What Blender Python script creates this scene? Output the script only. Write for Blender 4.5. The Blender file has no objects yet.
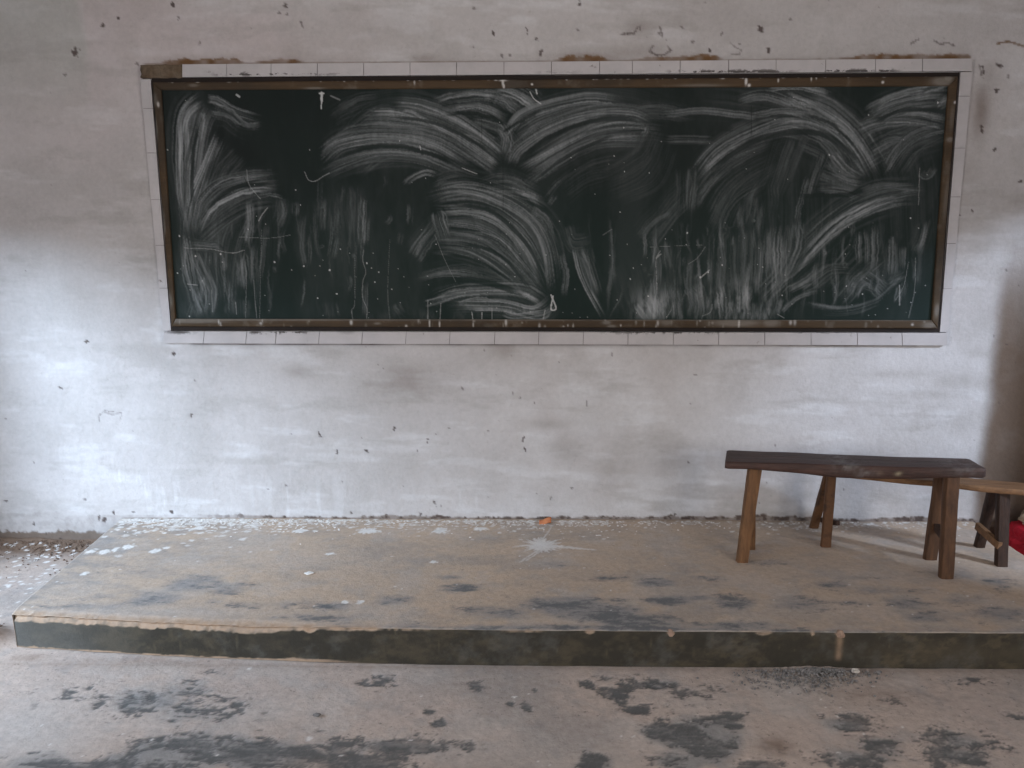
import bpy, bmesh, math
import numpy as np
from mathutils import Vector, Matrix, noise as mnoise

# ------------------------------------------------------------------ camera
FOC, PITCH, YAW, ROLL = 820.0, 0.19376, 0.01907, -0.00229
DIST, EYE, HP = 3.890, 1.60, 0.1437       # camera to front wall, eye height, platform height
cp, sp, cy, sy = math.cos(PITCH), math.sin(PITCH), math.cos(YAW), math.sin(YAW)
F = np.array([-sy*cp, cy*cp, -sp]); R0 = np.array([cy, sy, 0.0]); U0 = np.cross(R0, F)
R = R0*math.cos(ROLL) + U0*math.sin(ROLL); U = -R0*math.sin(ROLL) + U0*math.cos(ROLL)
CAM = np.array([0.0, -DIST, EYE])
scene = bpy.context.scene
COL = scene.collection
cd = bpy.data.cameras.new('camera'); cam = bpy.data.objects.new('camera', cd); COL.objects.link(cam)
cd.sensor_width = 36; cd.lens = FOC*36/1024; cd.clip_start = 0.05
cam.matrix_world = Matrix(((R[0], U[0], -F[0], CAM[0]), (R[1], U[1], -F[1], CAM[1]), (R[2], U[2], -F[2], CAM[2]), (0, 0, 0, 1)))
scene.camera = cam

# ------------------------------------------------------------------ light and exposure
scene.view_settings.view_transform = 'Standard'; scene.view_settings.look = 'None'
scene.view_settings.exposure = 0.0; scene.view_settings.gamma = 1.0
scene.view_settings.use_curve_mapping = False
w = bpy.data.worlds.new('overcast_sky'); scene.world = w; w.use_nodes = True
bg = w.node_tree.nodes['Background']; bg.inputs[0].default_value = (0.62, 0.76, 1.0, 1); bg.inputs[1].default_value = 0.6
def area(name, loc, target, sx, sz, power, col):
    l = bpy.data.lights.new(name, 'AREA'); l.shape = 'RECTANGLE'; l.size = sx; l.size_y = sz
    l.energy = power; l.color = col
    o = bpy.data.objects.new(name, l); COL.objects.link(o); o.location = loc
    o.rotation_euler = (Vector(target)-Vector(loc)).to_track_quat('-Z', 'Y').to_euler()
    return o
RW, LW, BW, CEIL = 2.95, -3.15, -8.6, 3.25       # right wall, left wall, rear wall, ceiling
# daylight through side openings; the rear pair is added fill at unseen windows
area('daylight_right_door', (RW+2.2, -3.1, 3.0), (1.3, 0.0, 0.5), .4, .55, 230, (0.68, 0.80, 1.0))
area('daylight_left_window', (LW-2.0, -3.45, 2.62), (-1.9, -0.1, 0.4), 1.3, .9, 530, (0.64, 0.80, 1.0))
area('daylight_left_floor', (LW-1.0, -3.1, 2.6), (-1.9, -2.0, 0.0), 1.4, 1.2, 32, (0.56, 0.78, 1.0))
area('fill_rear_left', (LW-0.15, -4.8, 1.7), (0.3, -3.3, 0.4), 2.6, 1.35, 109, (0.98, 0.95, 0.94))
area('fill_rear_right', (RW+0.15, -4.8, 1.7), (0, -3.6, 0.6), 2.6, 1.35, 126, (1.0, 0.94, 0.89))

# ------------------------------------------------------------------ helpers
def pray(u, v): return F + R*(u-512)/FOC - U*(v-384)/FOC
def at(u, v, ax, c):
    d = pray(u, v); t = (c-CAM[ax])/d[ax]; return CAM + d*t
def wall(u, v): p = at(u, v, 1, 0.0); return float(p[0]), float(p[2])
def top(u, v, h=0.0): return at(u, v, 2, HP+h)
def x_at(u, y, z):                         # x of the point at depth y, height z seen in column u
    n = R - F*(u-512)/FOC
    return float(-(n[1]*(y-CAM[1]) + n[2]*(z-CAM[2]))/n[0])
def rngf(s): return np.random.default_rng(s)
def vnoise(x, y, seed):
    xi = np.floor(x).astype(np.int64); yi = np.floor(y).astype(np.int64); fx = x-xi; fy = y-yi
    fx = fx*fx*(3-2*fx); fy = fy*fy*(3-2*fy)
    t = rngf(seed).random((256, 256))
    a = t[xi & 255, yi & 255]; b = t[(xi+1) & 255, yi & 255]; c = t[xi & 255, (yi+1) & 255]; d = t[(xi+1) & 255, (yi+1) & 255]
    return (a*(1-fx)+b*fx)*(1-fy) + (c*(1-fx)+d*fx)*fy
def fbm(x, y, sc, octv=4, seed=1, gain=0.55):
    s = 0; a = 1; n = 0
    for o in range(octv):
        s = s + a*vnoise(x*sc+o*17.3, y*sc+o*9.1, seed+o); n += a; a *= gain; sc *= 2.03
    return s/n
def sstep(a, b, x): t = np.clip((x-a)/(b-a), 0, 1); return t*t*(3-2*t)
def blob(X, Y, cx, cyy, rx, ry, ang=0.0):
    c, s = math.cos(ang), math.sin(ang); dx = X-cx; dy = Y-cyy
    u = (dx*c+dy*s)/rx; v = (-dx*s+dy*c)/ry
    return np.exp(-(u*u+v*v))

def link(name, me, mat=None, parent=None):
    o = bpy.data.objects.new(name, me); COL.objects.link(o)
    if mat: me.materials.append(mat)
    if parent: o.parent = parent; o.matrix_parent_inverse = Matrix.Translation(-Vector(parent.location)) if parent.type == 'EMPTY' else Matrix()
    return o
def empty(name, loc, label, cat, group=None):
    o = bpy.data.objects.new(name, None); COL.objects.link(o); o.location = loc; o.empty_display_size = 0.1
    o['label'] = label; o['category'] = cat
    if group: o['group'] = group
    return o
def tag(o, label, cat, group=None, kind=None):
    if label: o['label'] = label
    if cat: o['category'] = cat
    if group: o['group'] = group
    if kind: o['kind'] = kind
    return o
def grid_mesh(name, P, attrs):             # P: (n, m, 3) points of a dense sheet
    n, m = P.shape[:2]
    me = bpy.data.meshes.new(name)
    idx = np.arange(n*m).reshape(n, m)
    q = np.stack([idx[:-1, :-1], idx[1:, :-1], idx[1:, 1:], idx[:-1, 1:]], -1).reshape(-1, 4)
    me.vertices.add(n*m); me.vertices.foreach_set('co', P.reshape(-1).astype(np.float32))
    me.loops.add(q.size); me.loops.foreach_set('vertex_index', q.reshape(-1).astype(np.int32))
    me.polygons.add(len(q)); me.polygons.foreach_set('loop_start', np.arange(0, q.size, 4, dtype=np.int32))
    me.polygons.foreach_set('use_smooth', np.ones(len(q), dtype=bool))
    me.update()
    for k, a in attrs.items():
        t = me.attributes.new(k, 'FLOAT', 'POINT'); t.data.foreach_set('value', a.reshape(-1).astype(np.float32))
    me.validate()
    return me
def bm_obj(name, bm, mat, parent=None, smooth=False, bevel=0):
    if bevel: bmesh.ops.bevel(bm, geom=bm.edges[:], offset=bevel, segments=2, affect='EDGES')
    bmesh.ops.recalc_face_normals(bm, faces=bm.faces[:])
    me = bpy.data.meshes.new(name); bm.to_mesh(me); bm.free()
    if smooth:
        for p in me.polygons: p.use_smooth = True
    return link(name, me, mat, parent)
def box(bm, x0, x1, y0, y1, z0, z1):
    v = [bm.verts.new((x, y, z)) for x in (x0, x1) for y in (y0, y1) for z in (z0, z1)]
    for f in ((0, 1, 3, 2), (4, 6, 7, 5), (0, 4, 5, 1), (2, 3, 7, 6), (0, 2, 6, 4), (1, 5, 7, 3)): bm.faces.new([v[i] for i in f])
def slab(bm, quad, y0, y1):                # quad of (x,z) on the wall extruded from y0 (wall side) to y1
    a = [bm.verts.new((x, y0, z)) for x, z in quad]; b = [bm.verts.new((x, y1, z)) for x, z in quad]
    bm.faces.new(a); bm.faces.new(b[::-1])
    for i in range(4): bm.faces.new((a[i], b[i], b[(i+1) % 4], a[(i+1) % 4]))

# ------------------------------------------------------------------ materials
def mix(nt, fac, a, b, op='MIX'):
    n = nt.nodes.new('ShaderNodeMix'); n.data_type = 'RGBA'; n.blend_type = op
    if isinstance(fac, (int, float)): n.inputs[0].default_value = fac
    else: nt.links.new(fac, n.inputs[0])
    for s, i in ((a, 6), (b, 7)):
        if isinstance(s, tuple): n.inputs[i].default_value = (*s, 1)
        else: nt.links.new(s, n.inputs[i])
    return n.outputs[2]
def noise_n(nt, sc, det=5, rough=.6, vec=None, scale3=None, dist=0):
    tc = nt.nodes.new('ShaderNodeTexCoord'); src = tc.outputs['Object']
    if scale3:
        mp = nt.nodes.new('ShaderNodeMapping'); mp.inputs['Scale'].default_value = scale3; nt.links.new(src, mp.inputs[0]); src = mp.outputs[0]
    n = nt.nodes.new('ShaderNodeTexNoise'); n.inputs['Scale'].default_value = sc; n.inputs['Detail'].default_value = det
    n.inputs['Roughness'].default_value = rough; n.inputs['Distortion'].default_value = dist
    nt.links.new(src, n.inputs[0]); return n.outputs[0]
def ramp(nt, s, a, b):
    n = nt.nodes.new('ShaderNodeMapRange'); n.inputs[1].default_value = a; n.inputs[2].default_value = b
    nt.links.new(s, n.inputs[0]); return n.outputs[0]
def material(name, c1, c2, sc=4, lo=.35, hi=.65, layers=(), rough=.9, bump=0, bsc=60, scale3=None, fine=None, spec=.3, extra_noise=()):
    m = bpy.data.materials.new(name); m.use_nodes = True; nt = m.node_tree; b = nt.nodes['Principled BSDF']
    c = mix(nt, ramp(nt, noise_n(nt, sc, scale3=scale3), lo, hi), c1, c2)
    for s, l, h, colr, st in extra_noise:
        f = ramp(nt, noise_n(nt, s, 7, .65), l, h)
        mm = nt.nodes.new('ShaderNodeMath'); mm.operation = 'MULTIPLY'; mm.inputs[1].default_value = st; nt.links.new(f, mm.inputs[0])
        c = mix(nt, mm.outputs[0], c, colr)
    for an, colr in layers:
        at_ = nt.nodes.new('ShaderNodeAttribute'); at_.attribute_name = an
        c = mix(nt, at_.outputs['Fac'], c, colr)
    if fine:
        c = mix(nt, ramp(nt, noise_n(nt, fine[0], 6, .7, scale3=scale3), .3, .7), c, mix(nt, 1.0, c, (fine[1],)*3, 'MULTIPLY'))
    nt.links.new(c, b.inputs['Base Color']); b.inputs['Roughness'].default_value = rough
    b.inputs['Specular IOR Level'].default_value = spec
    if bump:
        bn = nt.nodes.new('ShaderNodeBump'); bn.inputs['Strength'].default_value = bump; bn.inputs['Distance'].default_value = .01
        nt.links.new(noise_n(nt, bsc, 6, .65, scale3=scale3), bn.inputs['Height']); nt.links.new(bn.outputs[0], b.inputs['Normal'])
    return m

M_plain = material('whitewash_plain', (.52, .49, .49), (.45, .42, .42), 3, bump=.3)
M_wall = material('whitewashed_plaster', (.555, .535, .53), (.495, .475, .47), 2.2, layers=(
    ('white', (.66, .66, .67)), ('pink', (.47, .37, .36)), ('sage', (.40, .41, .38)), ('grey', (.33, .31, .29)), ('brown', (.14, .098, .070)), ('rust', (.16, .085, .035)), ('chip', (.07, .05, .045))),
    rough=.93, bump=.5, bsc=34, fine=(48, .88), extra_noise=((44, .62, .72, (.38, .355, .335), .45), (11, .56, .72, (.43, .41, .395), .35)))
M_floor = material('worn_concrete_floor', (.57, .475, .415), (.52, .44, .395), 2.5, layers=(
    ('pale', (.58, .545, .52)), ('grey', (.26, .27, .275)), ('dark', (.115, .12, .122)), ('earth', (.21, .145, .105)), ('white', (.80, .78, .76))),
    rough=.66, bump=.3, bsc=90, fine=(38, .74), spec=.4, extra_noise=((55, .60, .68, (.17, .16, .155), .7), (9, .52, .68, (.36, .345, .34), .55), (24, .60, .70, (.62, .58, .55), .45)))
M_plat = material('worn_concrete_platform', (.57, .44, .33), (.51, .405, .315), 2.5, layers=(
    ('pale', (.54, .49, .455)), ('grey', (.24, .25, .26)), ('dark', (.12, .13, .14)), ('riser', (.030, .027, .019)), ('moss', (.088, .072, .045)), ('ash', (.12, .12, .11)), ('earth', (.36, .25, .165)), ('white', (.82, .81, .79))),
    rough=.68, bump=.28, bsc=90, fine=(42, .76), spec=.4, extra_noise=((60, .62, .70, (.20, .18, .165), .6), (7, .50, .68, (.36, .345, .335), .5), (26, .62, .72, (.64, .60, .56), .4)))
M_board = material('green_chalkboard', (.0045, .0068, .0062), (.006, .009, .008), 3, layers=(('green', (.008, .018, .0155)), ('chalk', (.36, .38, .385)), ('spot', (.62, .63, .62)), ('scar', (.006, .009, .008))), rough=.6, spec=.16, bump=.05)
M_rail = material('brown_wood_rail', (.075, .046, .022), (.052, .033, .016), 4, scale3=(1, 6, 6), layers=(('chalk', (.27, .25, .22)), ('grime', (.03, .023, .016)), ('spot', (.65, .63, .6))), rough=.7, bump=.2, fine=(30, .8))
M_dark = material('dark_wood_edge', (.020, .013, .010), (.011, .008, .007), 8, rough=.8)
M_tile = material('white_glazed_tile', (.44, .42, .42), (.50, .475, .475), 6, rough=.5, fine=(40, .93), extra_noise=((26, .66, .72, (.12, .09, .07), .8),))
nt = M_tile.node_tree; bs = nt.nodes['Principled BSDF']; src = bs.inputs['Base Color'].links[0].from_socket
def mth(op, a, b):
    n = nt.nodes.new('ShaderNodeMath'); n.operation = op
    for i, q in enumerate((a, b)):
        if isinstance(q, (int, float)): n.inputs[i].default_value = q
        else: nt.links.new(q, n.inputs[i])
    return n.outputs[0]
tcn = nt.nodes.new('ShaderNodeTexCoord'); sx = nt.nodes.new('ShaderNodeSeparateXYZ'); nt.links.new(tcn.outputs['Object'], sx.inputs[0])
near = mth('MAXIMUM', ramp(nt, mth('ABSOLUTE', mth('SUBTRACT', sx.outputs[2], 1.090), 0), .016, .0), ramp(nt, mth('ABSOLUTE', mth('SUBTRACT', sx.outputs[2], 2.262), 0), .016, .0))
cl_ = ramp(nt, noise_n(nt, 2.2, 2, .5, scale3=(1, 1, .1)), .50, .60)
sp_ = ramp(nt, mth('ADD', noise_n(nt, 42, 5, .7, scale3=(.6, 1, 1)), mth('MULTIPLY', near, .16)), .62, .66)
nt.links.new(mix(nt, mth('MULTIPLY', mth('MULTIPLY', sp_, cl_), near), src, (.03, .024, .02)), bs.inputs['Base Color'])
M_grout = material('grey_grout', (.16, .145, .135), (.27, .25, .24), 12, rough=.95)
M_mortar = material('brown_mortar', (.13, .09, .055), (.20, .155, .11), 14, rough=.95, bump=.8, bsc=60, fine=(60, .6))
M_ceil = material('ceiling_plaster', (.42, .39, .38), (.36, .34, .33), 2)
M_darkwood = material('dark_worn_plank', (.088, .044, .034), (.045, .025, .020), 5, scale3=(1, 9, 9), lo=.3, hi=.7, layers=(('dust', (.19, .17, .16)), ('cut', (.35, .30, .2))), rough=.55, bump=.5, bsc=14, fine=(20, .7), spec=.4)
M_tanwood = material('tan_wood_plank', (.27, .145, .07), (.18, .095, .048), 5, scale3=(1, 9, 9), rough=.6, bump=.4, bsc=14, fine=(20, .8))
M_leg = material('honey_brown_wood', (.21, .105, .045), (.115, .058, .028), 9, scale3=(5, 5, .7), lo=.35, hi=.7, rough=.65, bump=.5, bsc=14, fine=(30, .75))
M_legmid = material('brown_wood', (.135, .066, .032), (.07, .036, .020), 9, scale3=(5, 5, .7), lo=.35, hi=.7, rough=.65, bump=.5, bsc=14, fine=(30, .75))
M_legdark = material('dark_brown_leg_wood', (.060, .030, .018), (.032, .018, .012), 9, scale3=(5, 5, .7), rough=.65, bump=.5, bsc=14, fine=(30, .75))
M_legscorch = material('scorched_brown_leg_wood', (.13, .062, .028), (.028, .017, .013), 3.2, scale3=(2, 2, 2), lo=.5, hi=.62, rough=.65, bump=.5, bsc=14, fine=(30, .75))
M_red = material('red_cloth', (.52, .012, .03), (.36, .008, .02), 14, rough=.7, bump=.4, bsc=30)
M_beige = material('beige_cloth', (.36, .27, .19), (.26, .19, .13), 14, rough=.9, bump=.4, bsc=40)
M_orange = material('orange_scrap', (.62, .25, .11), (.50, .17, .08), 30, rough=.8)
M_flake = material('white_plaster_flake', (.84, .82, .80), (.70, .68, .65), 30, rough=.9, bump=.4)
M_gravel = material('grey_gravel', (.11, .11, .11), (.26, .25, .245), 60, rough=.95)
M_stone = material('sandy_stone', (.36, .25, .19), (.27, .19, .14), 30, rough=.95, bump=.5)
M_pale = material('pale_stone', (.55, .52, .48), (.45, .42, .38), 30, rough=.95, bump=.5)
M_frame = material('window_paint', (.10, .14, .13), (.07, .10, .09), 6, rough=.6)

# ------------------------------------------------------------------ room shell (side walls, rear wall, ceiling)
def wall_with_holes(name, xw, th, holes):  # wall in the plane x=xw; holes (y0,y1,z0,z1)
    bm = bmesh.new(); x0, x1 = sorted((xw, xw+th))
    ys = sorted({BW-.2, 0.0, *[h[0] for h in holes], *[h[1] for h in holes]}); zs = sorted({-.05, CEIL, *[h[2] for h in holes], *[h[3] for h in holes]})
    for a, b in zip(ys[:-1], ys[1:]):
        for c, d in zip(zs[:-1], zs[1:]):
            my, mz = (a+b)/2, (c+d)/2
            if any(h[0] < my < h[1] and h[2] < mz < h[3] for h in holes): continue
            box(bm, x0, x1, a, b, c, d)
    bmesh.ops.remove_doubles(bm, verts=bm.verts[:], dist=1e-5)
    o = bm_obj(name, bm, M_plain); o['kind'] = 'structure'
def frame_obj(name, xw, h, bars):
    bm = bmesh.new(); y0, y1, z0, z1 = h; t = .05
    for a in ((y0, y1, z1-t, z1), (y0, y0+t, z0, z1), (y1-t, y1, z0, z1)): box(bm, xw-.03, xw+.03, *a)
    if bars:
        box(bm, xw-.03, xw+.03, y0, y1, z0, z0+t)
        for k in range(1, bars): yy = y0+(y1-y0)*k/bars; box(bm, xw-.02, xw+.02, yy-.02, yy+.02, z0, z1)
    o = bm_obj(name, bm, M_frame); o['kind'] = 'structure'
DOOR_R = (-1.60, -0.66, 0.0, 2.02); WIN_L = (-2.55, -0.80, 0.55, 1.84); REAR = (-6.2, -3.4, 1.0, 2.4)  # REAR windows are unseen, shifted forward to put fill on the floor
wall_with_holes('wall_right', RW, .24, [DOOR_R, REAR])
wall_with_holes('wall_left', LW, -.24, [WIN_L, REAR])
frame_obj('door_1', RW+.12, DOOR_R, 0); frame_obj('window_1', LW-.12, WIN_L, 0)
frame_obj('window_2', LW-.12, REAR, 3); frame_obj('window_3', RW+.12, REAR, 3)
bm = bmesh.new(); box(bm, LW-.24, RW+.24, BW-.2, BW, -.05, CEIL); bm_obj('wall_rear', bm, M_plain)['kind'] = 'structure'
bm = bmesh.new(); box(bm, LW-.24, RW+.24, BW-.2, .2, CEIL, CEIL+.12); bm_obj('ceiling', bm, M_ceil)['kind'] = 'structure'

# ------------------------------------------------------------------ front wall, dense plaster sheet
def axis(lo, a, b, hi, fine, coarse):
    l = np.arange(lo, a, coarse); m_ = np.arange(a, b, fine); h = np.linspace(b, hi, max(2, int((hi-b)/coarse)+1))
    return np.concatenate([l, m_, h])
xs = axis(LW-.02, -2.78, 2.55, RW+.02, .0062, .06); zs = axis(-.05, 0.0, 2.66, CEIL+.02, .0062, .06)
X, Z = np.meshgrid(xs, zs, indexing='ij')
def raster_mask(X, Z): return np.zeros_like(X)
def splat(mask, xs_, zs_, cx, cz, rx, rz, ang=0.0, s=1.0, rag=.35, seed=0):
    r = max(rx, rz)*1.6
    i0, i1 = np.searchsorted(xs_, (cx-r, cx+r)); j0, j1 = np.searchsorted(zs_, (cz-r, cz+r))
    if i1 <= i0 or j1 <= j0: return
    XX, ZZ = np.meshgrid(xs_[i0:i1], zs_[j0:j1], indexing='ij')
    dx, dz = XX-cx, ZZ-cz; c, s_ = math.cos(ang), math.sin(ang)
    u = (dx*c+dz*s_)/rx; v = (-dx*s_+dz*c)/rz
    d = np.sqrt(u*u+v*v) + rag*(vnoise(XX*260/ (1+r*60), ZZ*260/(1+r*60), 91+seed)-.5)*2
    mask[i0:i1, j0:j1] = np.maximum(mask[i0:i1, j0:j1], s*np.clip((1.15-d)/.35, 0, 1))
n1 = fbm(X, Z, 1.3, 5, 3); n2 = fbm(X, Z, 5, 5, 11); n3 = fbm(X, Z*.35, 14, 4, 23); n4 = fbm(X, Z, 45, 4, 31)
chip = np.zeros_like(X); brown = np.zeros_like(X); rust = np.zeros_like(X); grey = np.zeros_like(X)
pxm = 4.75e-3
chips = [(74,52,5,5),(64,74,2,2),(102,25,3,4),(117,18,2,3),(172,4,2,3),(178,18,2,2),(285,5,3,3),(287,14,2,2),(278,12,2,2),(200,43,2,2),(136,63,2,2),
 (502,55,1.5,2.5),(537,38,2,3.5),(541,52,2,3.5),(510,55,1.5,1.5),(580,3,3,3),(578,30,2,1.5),(493,32,1.5,4),(527,30,1.5,4),(474,45,1,3),(474,8,2,2),(761,29,3.5,4),(791,19,2.5,1.5),(683,27,2,1.5),(693,41,2,2),(710,49,2,3),(722,34,1,3),(740,44,1.5,1.5),(769,50,3,3),
 (1001,65,4,2),(1010,76,2,2),(985,70,1.5,7),(998,90,3,3),(996,150,2,5),(983,130,2,6),(973,212,1.5,3),(957,187,1,1),(1020,182,3,2),(960,215,1.5,1.5),(1006,270,2,1.5),(1008,345,1.5,1.5),
 (172,354,4,2.5),(195,381,2,1.5),(60,388,3,2),(33,463,1,1),(5,419,1.5,1.5),(191,416,1.5,3),(319,434,2,5),(291,434,2,1.5),(337,452,1.5,3),(286,486,1.5,1.5),(268,490,1.5,1),(5,502,3,1.5),(33,525,2,3),(84,500,2,2),(86,342,4,2),
 (394,429,2.5,2.5),(367,451,2.5,3),(417,451,1,4),(427,443,1.5,5),(449,428,1.5,1.5),(436,435,1,1),(488,431,1.5,1.5),(524,438,1.3,6),(525,450,1.5,3),(513,394,1,2),(520,398,1,2),(462,389,1,3),(587,404,1,4),(559,362,2,1),(484,351,1,4),(612,355,1,3),(689,463,1.8,1.8),(674,469,1.3,1.3),(537,494,1.5,1.5),(572,489,1.5,1.5),(551,499,1,3),(676,515,3,2),(760,504,1,1),(776,446,1.3,1.3),(767,484,1.3,1.3),(844,490,1.2,1.2),(680,404,1.5,1),(691,404,1.3,1.3),(1013,530,1,1),(696,375,2,1),(455,336,4,1),
 (435,505,1.5,5),(351,513,1.5,3),(98,520,1.5,5),(104,520,3,4),(113,513,2,3),(170,513,4,2.5),(420,515,2,4),(60,541,3,3),(133,513,3,1.5),(45,535,1.5,1.5)]
for k, (u, v, a, b) in enumerate(chips):
    c = wall(u, v); splat(chip, xs, zs, c[0], c[1], a*pxm*.68, b*pxm*.68, (k*1.7) % 1 - .5, .9 if a*b > 4 else .6, .75, k)
def scratch(mask, pts, wpx, s):            # jagged thin line on the wall
    for (u0, v0), (u1, v1) in zip(pts[:-1], pts[1:]):
        a, b = wall(u0, v0), wall(u1, v1); n = int(max(abs(b[0]-a[0]), abs(b[1]-a[1]))/.004)+2
        for t in np.linspace(0, 1, n): splat(mask, xs, zs, a[0]+(b[0]-a[0])*t, a[1]+(b[1]-a[1])*t, wpx*pxm, wpx*pxm, 0, s*(.5+.5*rngf(int(t*977)+int(u0)).random()), .4)
scratch(chip, [(99,422),(98,416),(104,411),(121,413)], .7, .55); scratch(chip, [(119,421),(121,413)], .7, .4); scratch(chip, [(104,413),(112,415),(120,413)], 1, .35)
scratch(chip, [(622,34),(628,33),(634,33)], 1.1, .8); scratch(chip, [(634,33),(637,28),(641,26),(640,30)], .8, .7)
scratch(chip, [(653,46),(650,51),(656,55),(664,55),(671,50),(668,46)], 1, .8); scratch(chip, [(662,30),(658,33),(663,36),(660,27)], .9, .7)
scratch(chip, [(731,43),(737,48),(742,50),(740,54),(732,54)], .7, .6); scratch(chip, [(912,43),(917,40),(919,39)], 1, .7); scratch(chip, [(935,40),(941,44),(948,42),(955,45)], 1, .7)
scratch(rust, [(998,43),(1008,41),(1016,43),(1026,46)], 1.1, .9); scratch(chip, [(300,21),(303,27)], .9, .7); scratch(chip, [(981,65),(983,75)], .9, .7)
g = rngf(5)
for k in range(130):                       # small nicks all over the plaster
    u = g.uniform(-20, 1040); v = g.uniform(-10, 520)
    c = wall(u, v); s = g.uniform(.3, .62)*pxm; splat(chip, xs, zs, c[0], c[1], s, s*g.uniform(.8, 2.4), g.uniform(-.8, .8), g.uniform(.25, .65), .5, k)
# rust-brown mortar line above the tiles and thin dark line under them
tl = wall(143, 63.5); tr = wall(970, 58)
zt = tl[1]+(X-tl[0])*(tr[1]-tl[1])/(tr[0]-tl[0])
def inx(u0, u1, soft=.04): a, b = wall(u0, 60)[0], wall(u1, 60)[0]; return sstep(a-soft, a+soft, X)*(1-sstep(b-soft*.5, b+soft*.5, X))
amp = .004+.014*inx(165, 240, .06)+.010*inx(262, 300, .06)+.016*inx(560, 605, .05)+.016*inx(690, 720, .05)+.014*inx(855, 970, .1)+.008*inx(640, 690)
line = np.clip((amp*(.6+1.2*n4)-(Z-zt))/.004, 0, 1)*(Z > zt-.02)*inx(143, 972, .01)
rust = np.maximum(rust, line*np.clip(.35+amp*40, 0, 1)*(.5+.6*vnoise(X*30, Z*50, 8)))
halo = np.exp(-np.abs(Z-zt-.01)/.03)*inx(150, 972)*n2*.7*(Z > zt-.02)
brown = np.maximum(brown, halo*np.clip(amp*45, .12, 1))
for u, v, a, b, s in ((640,28,10,6,.3),(590,57,25,4,.5),(620,52,30,6,.3),(982,110,7,22,.55),(990,75,8,10,.3),(425,58,12,3,.3),(300,372,14,5,.4),(418,378,28,14,.33),(505,350,10,8,.25),(545,425,18,5,.32),(565,450,13,12,.3),(380,30,30,12,.15),(640,470,30,22,.18),(610,480,14,20,.18),(720,20,30,15,.14),(960,160,14,40,.15)):
    c = wall(u, v); brown = np.maximum(brown, blob(X, Z, c[0], c[1], a*pxm*1.3, b*pxm*1.3)*s*(.45+1.1*n2))
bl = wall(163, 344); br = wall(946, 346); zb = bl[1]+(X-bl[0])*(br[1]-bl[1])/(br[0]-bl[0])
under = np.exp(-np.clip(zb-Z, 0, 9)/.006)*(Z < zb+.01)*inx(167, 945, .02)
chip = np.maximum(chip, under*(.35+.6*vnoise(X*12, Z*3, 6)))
# ragged dirty foot of the wall
foot = HP+.004+.035*vnoise(X*22, X*0+2.2, 51)*vnoise(X*3.2, X*0+7, 52)+.016*n4
hasft = sstep(-1.75, -1.2, X)*.75+.2
b0 = np.clip((foot-Z)/.006, 0, 1)*(Z > .0)
brown = np.maximum(brown, b0*hasft*.95*(.55+.6*n4)); chip = np.maximum(chip, b0*sstep(.5, .62, n4)*(hasft-.1)*.9)
lowleft = np.clip((.055+.04*n4-Z)/.012, 0, 1)*(X < -1.95); brown = np.maximum(brown, lowleft*.9)
# stains: greyish traces of old wash, streaks near the floor
grey = sstep(.48, .72, n2)*.16+sstep(.52, .70, n1)*.16+sstep(.55, .74, fbm(X*.25, Z, 11, 6, 24, .65))*.28
right_dirt_shade = sstep(2.17, 2.27, X+.03*(n2-.5))*sstep(1.9, .95, Z+.35*(n1-.5))*(.75+.5*n2)  # brown dirt, deepened to paint in the shade at the right corner
for u, v, a, b, s in ((965,383,26,9,.55),(930,395,40,5,.4),(965,420,20,14,.35),(900,375,50,4,.35),(985,330,18,16,.35),(990,200,20,60,.3)):
    c = wall(u, v); grey = np.maximum(grey, blob(X, Z, c[0], c[1], a*pxm*1.3, b*pxm*1.3)*s*(.3+1.3*n3))
grey = np.maximum(grey, right_dirt_shade*.9); brown = np.maximum(brown, right_dirt_shade*.95)
white = sstep(.48, .30, n1)*.5 + sstep(.60, .72, fbm(X, Z*.16, 24, 4, 77))*sstep(.65, .2, Z)*.45*sstep(.4, .6, fbm(X, Z, 2, 3, 79))
white = np.clip(white+sstep(.55, .75, fbm(X*.22, Z+X*.03, 16, 5, 83))*.5, 0, 1); grey = np.clip(grey, 0, 1)
pink = sstep(.45, .75, fbm(X, Z, .9, 3, 41))*.35*sstep(1.4, 2.4, Z)
c = wall(80, 0); pink = np.maximum(pink, .30*sstep(c[0], c[0]+.01, X)*(1-sstep(c[0]+.08, c[0]+.5, X))*sstep(2.30, 2.36, Z))
sage = .55*(1-sstep(c[0]-.03, c[0]+.02, X+.05*(n2-.5)))*sstep(1.95, 2.4, Z)
Yw = (n1-.5)*.022*np.clip(1-np.abs(Z-1.65)/.0001*0, 0, 1) + (n2-.5)*.006 - .0
inside = (X > -1.72) & (X < 1.95) & (Z > 1.08) & (Z < 2.27)
Yw = -(Yw-Yw.max())*1.0; Yw = np.where(Yw < 0, 0, Yw); Yw[inside] = np.maximum(Yw[inside], .004)
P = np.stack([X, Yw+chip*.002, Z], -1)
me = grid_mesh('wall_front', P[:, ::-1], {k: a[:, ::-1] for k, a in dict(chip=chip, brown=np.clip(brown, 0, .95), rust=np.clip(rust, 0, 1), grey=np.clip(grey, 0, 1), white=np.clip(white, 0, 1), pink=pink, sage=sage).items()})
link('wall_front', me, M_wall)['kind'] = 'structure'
bm = bmesh.new(); box(bm, LW-.24, RW+.24, .08, .28, -.05, CEIL); bm_obj('wall_front_backing', bm, M_plain)['kind'] = 'structure'
bpy.data.objects['wall_front_backing'].name = 'wall_front_core'

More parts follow.
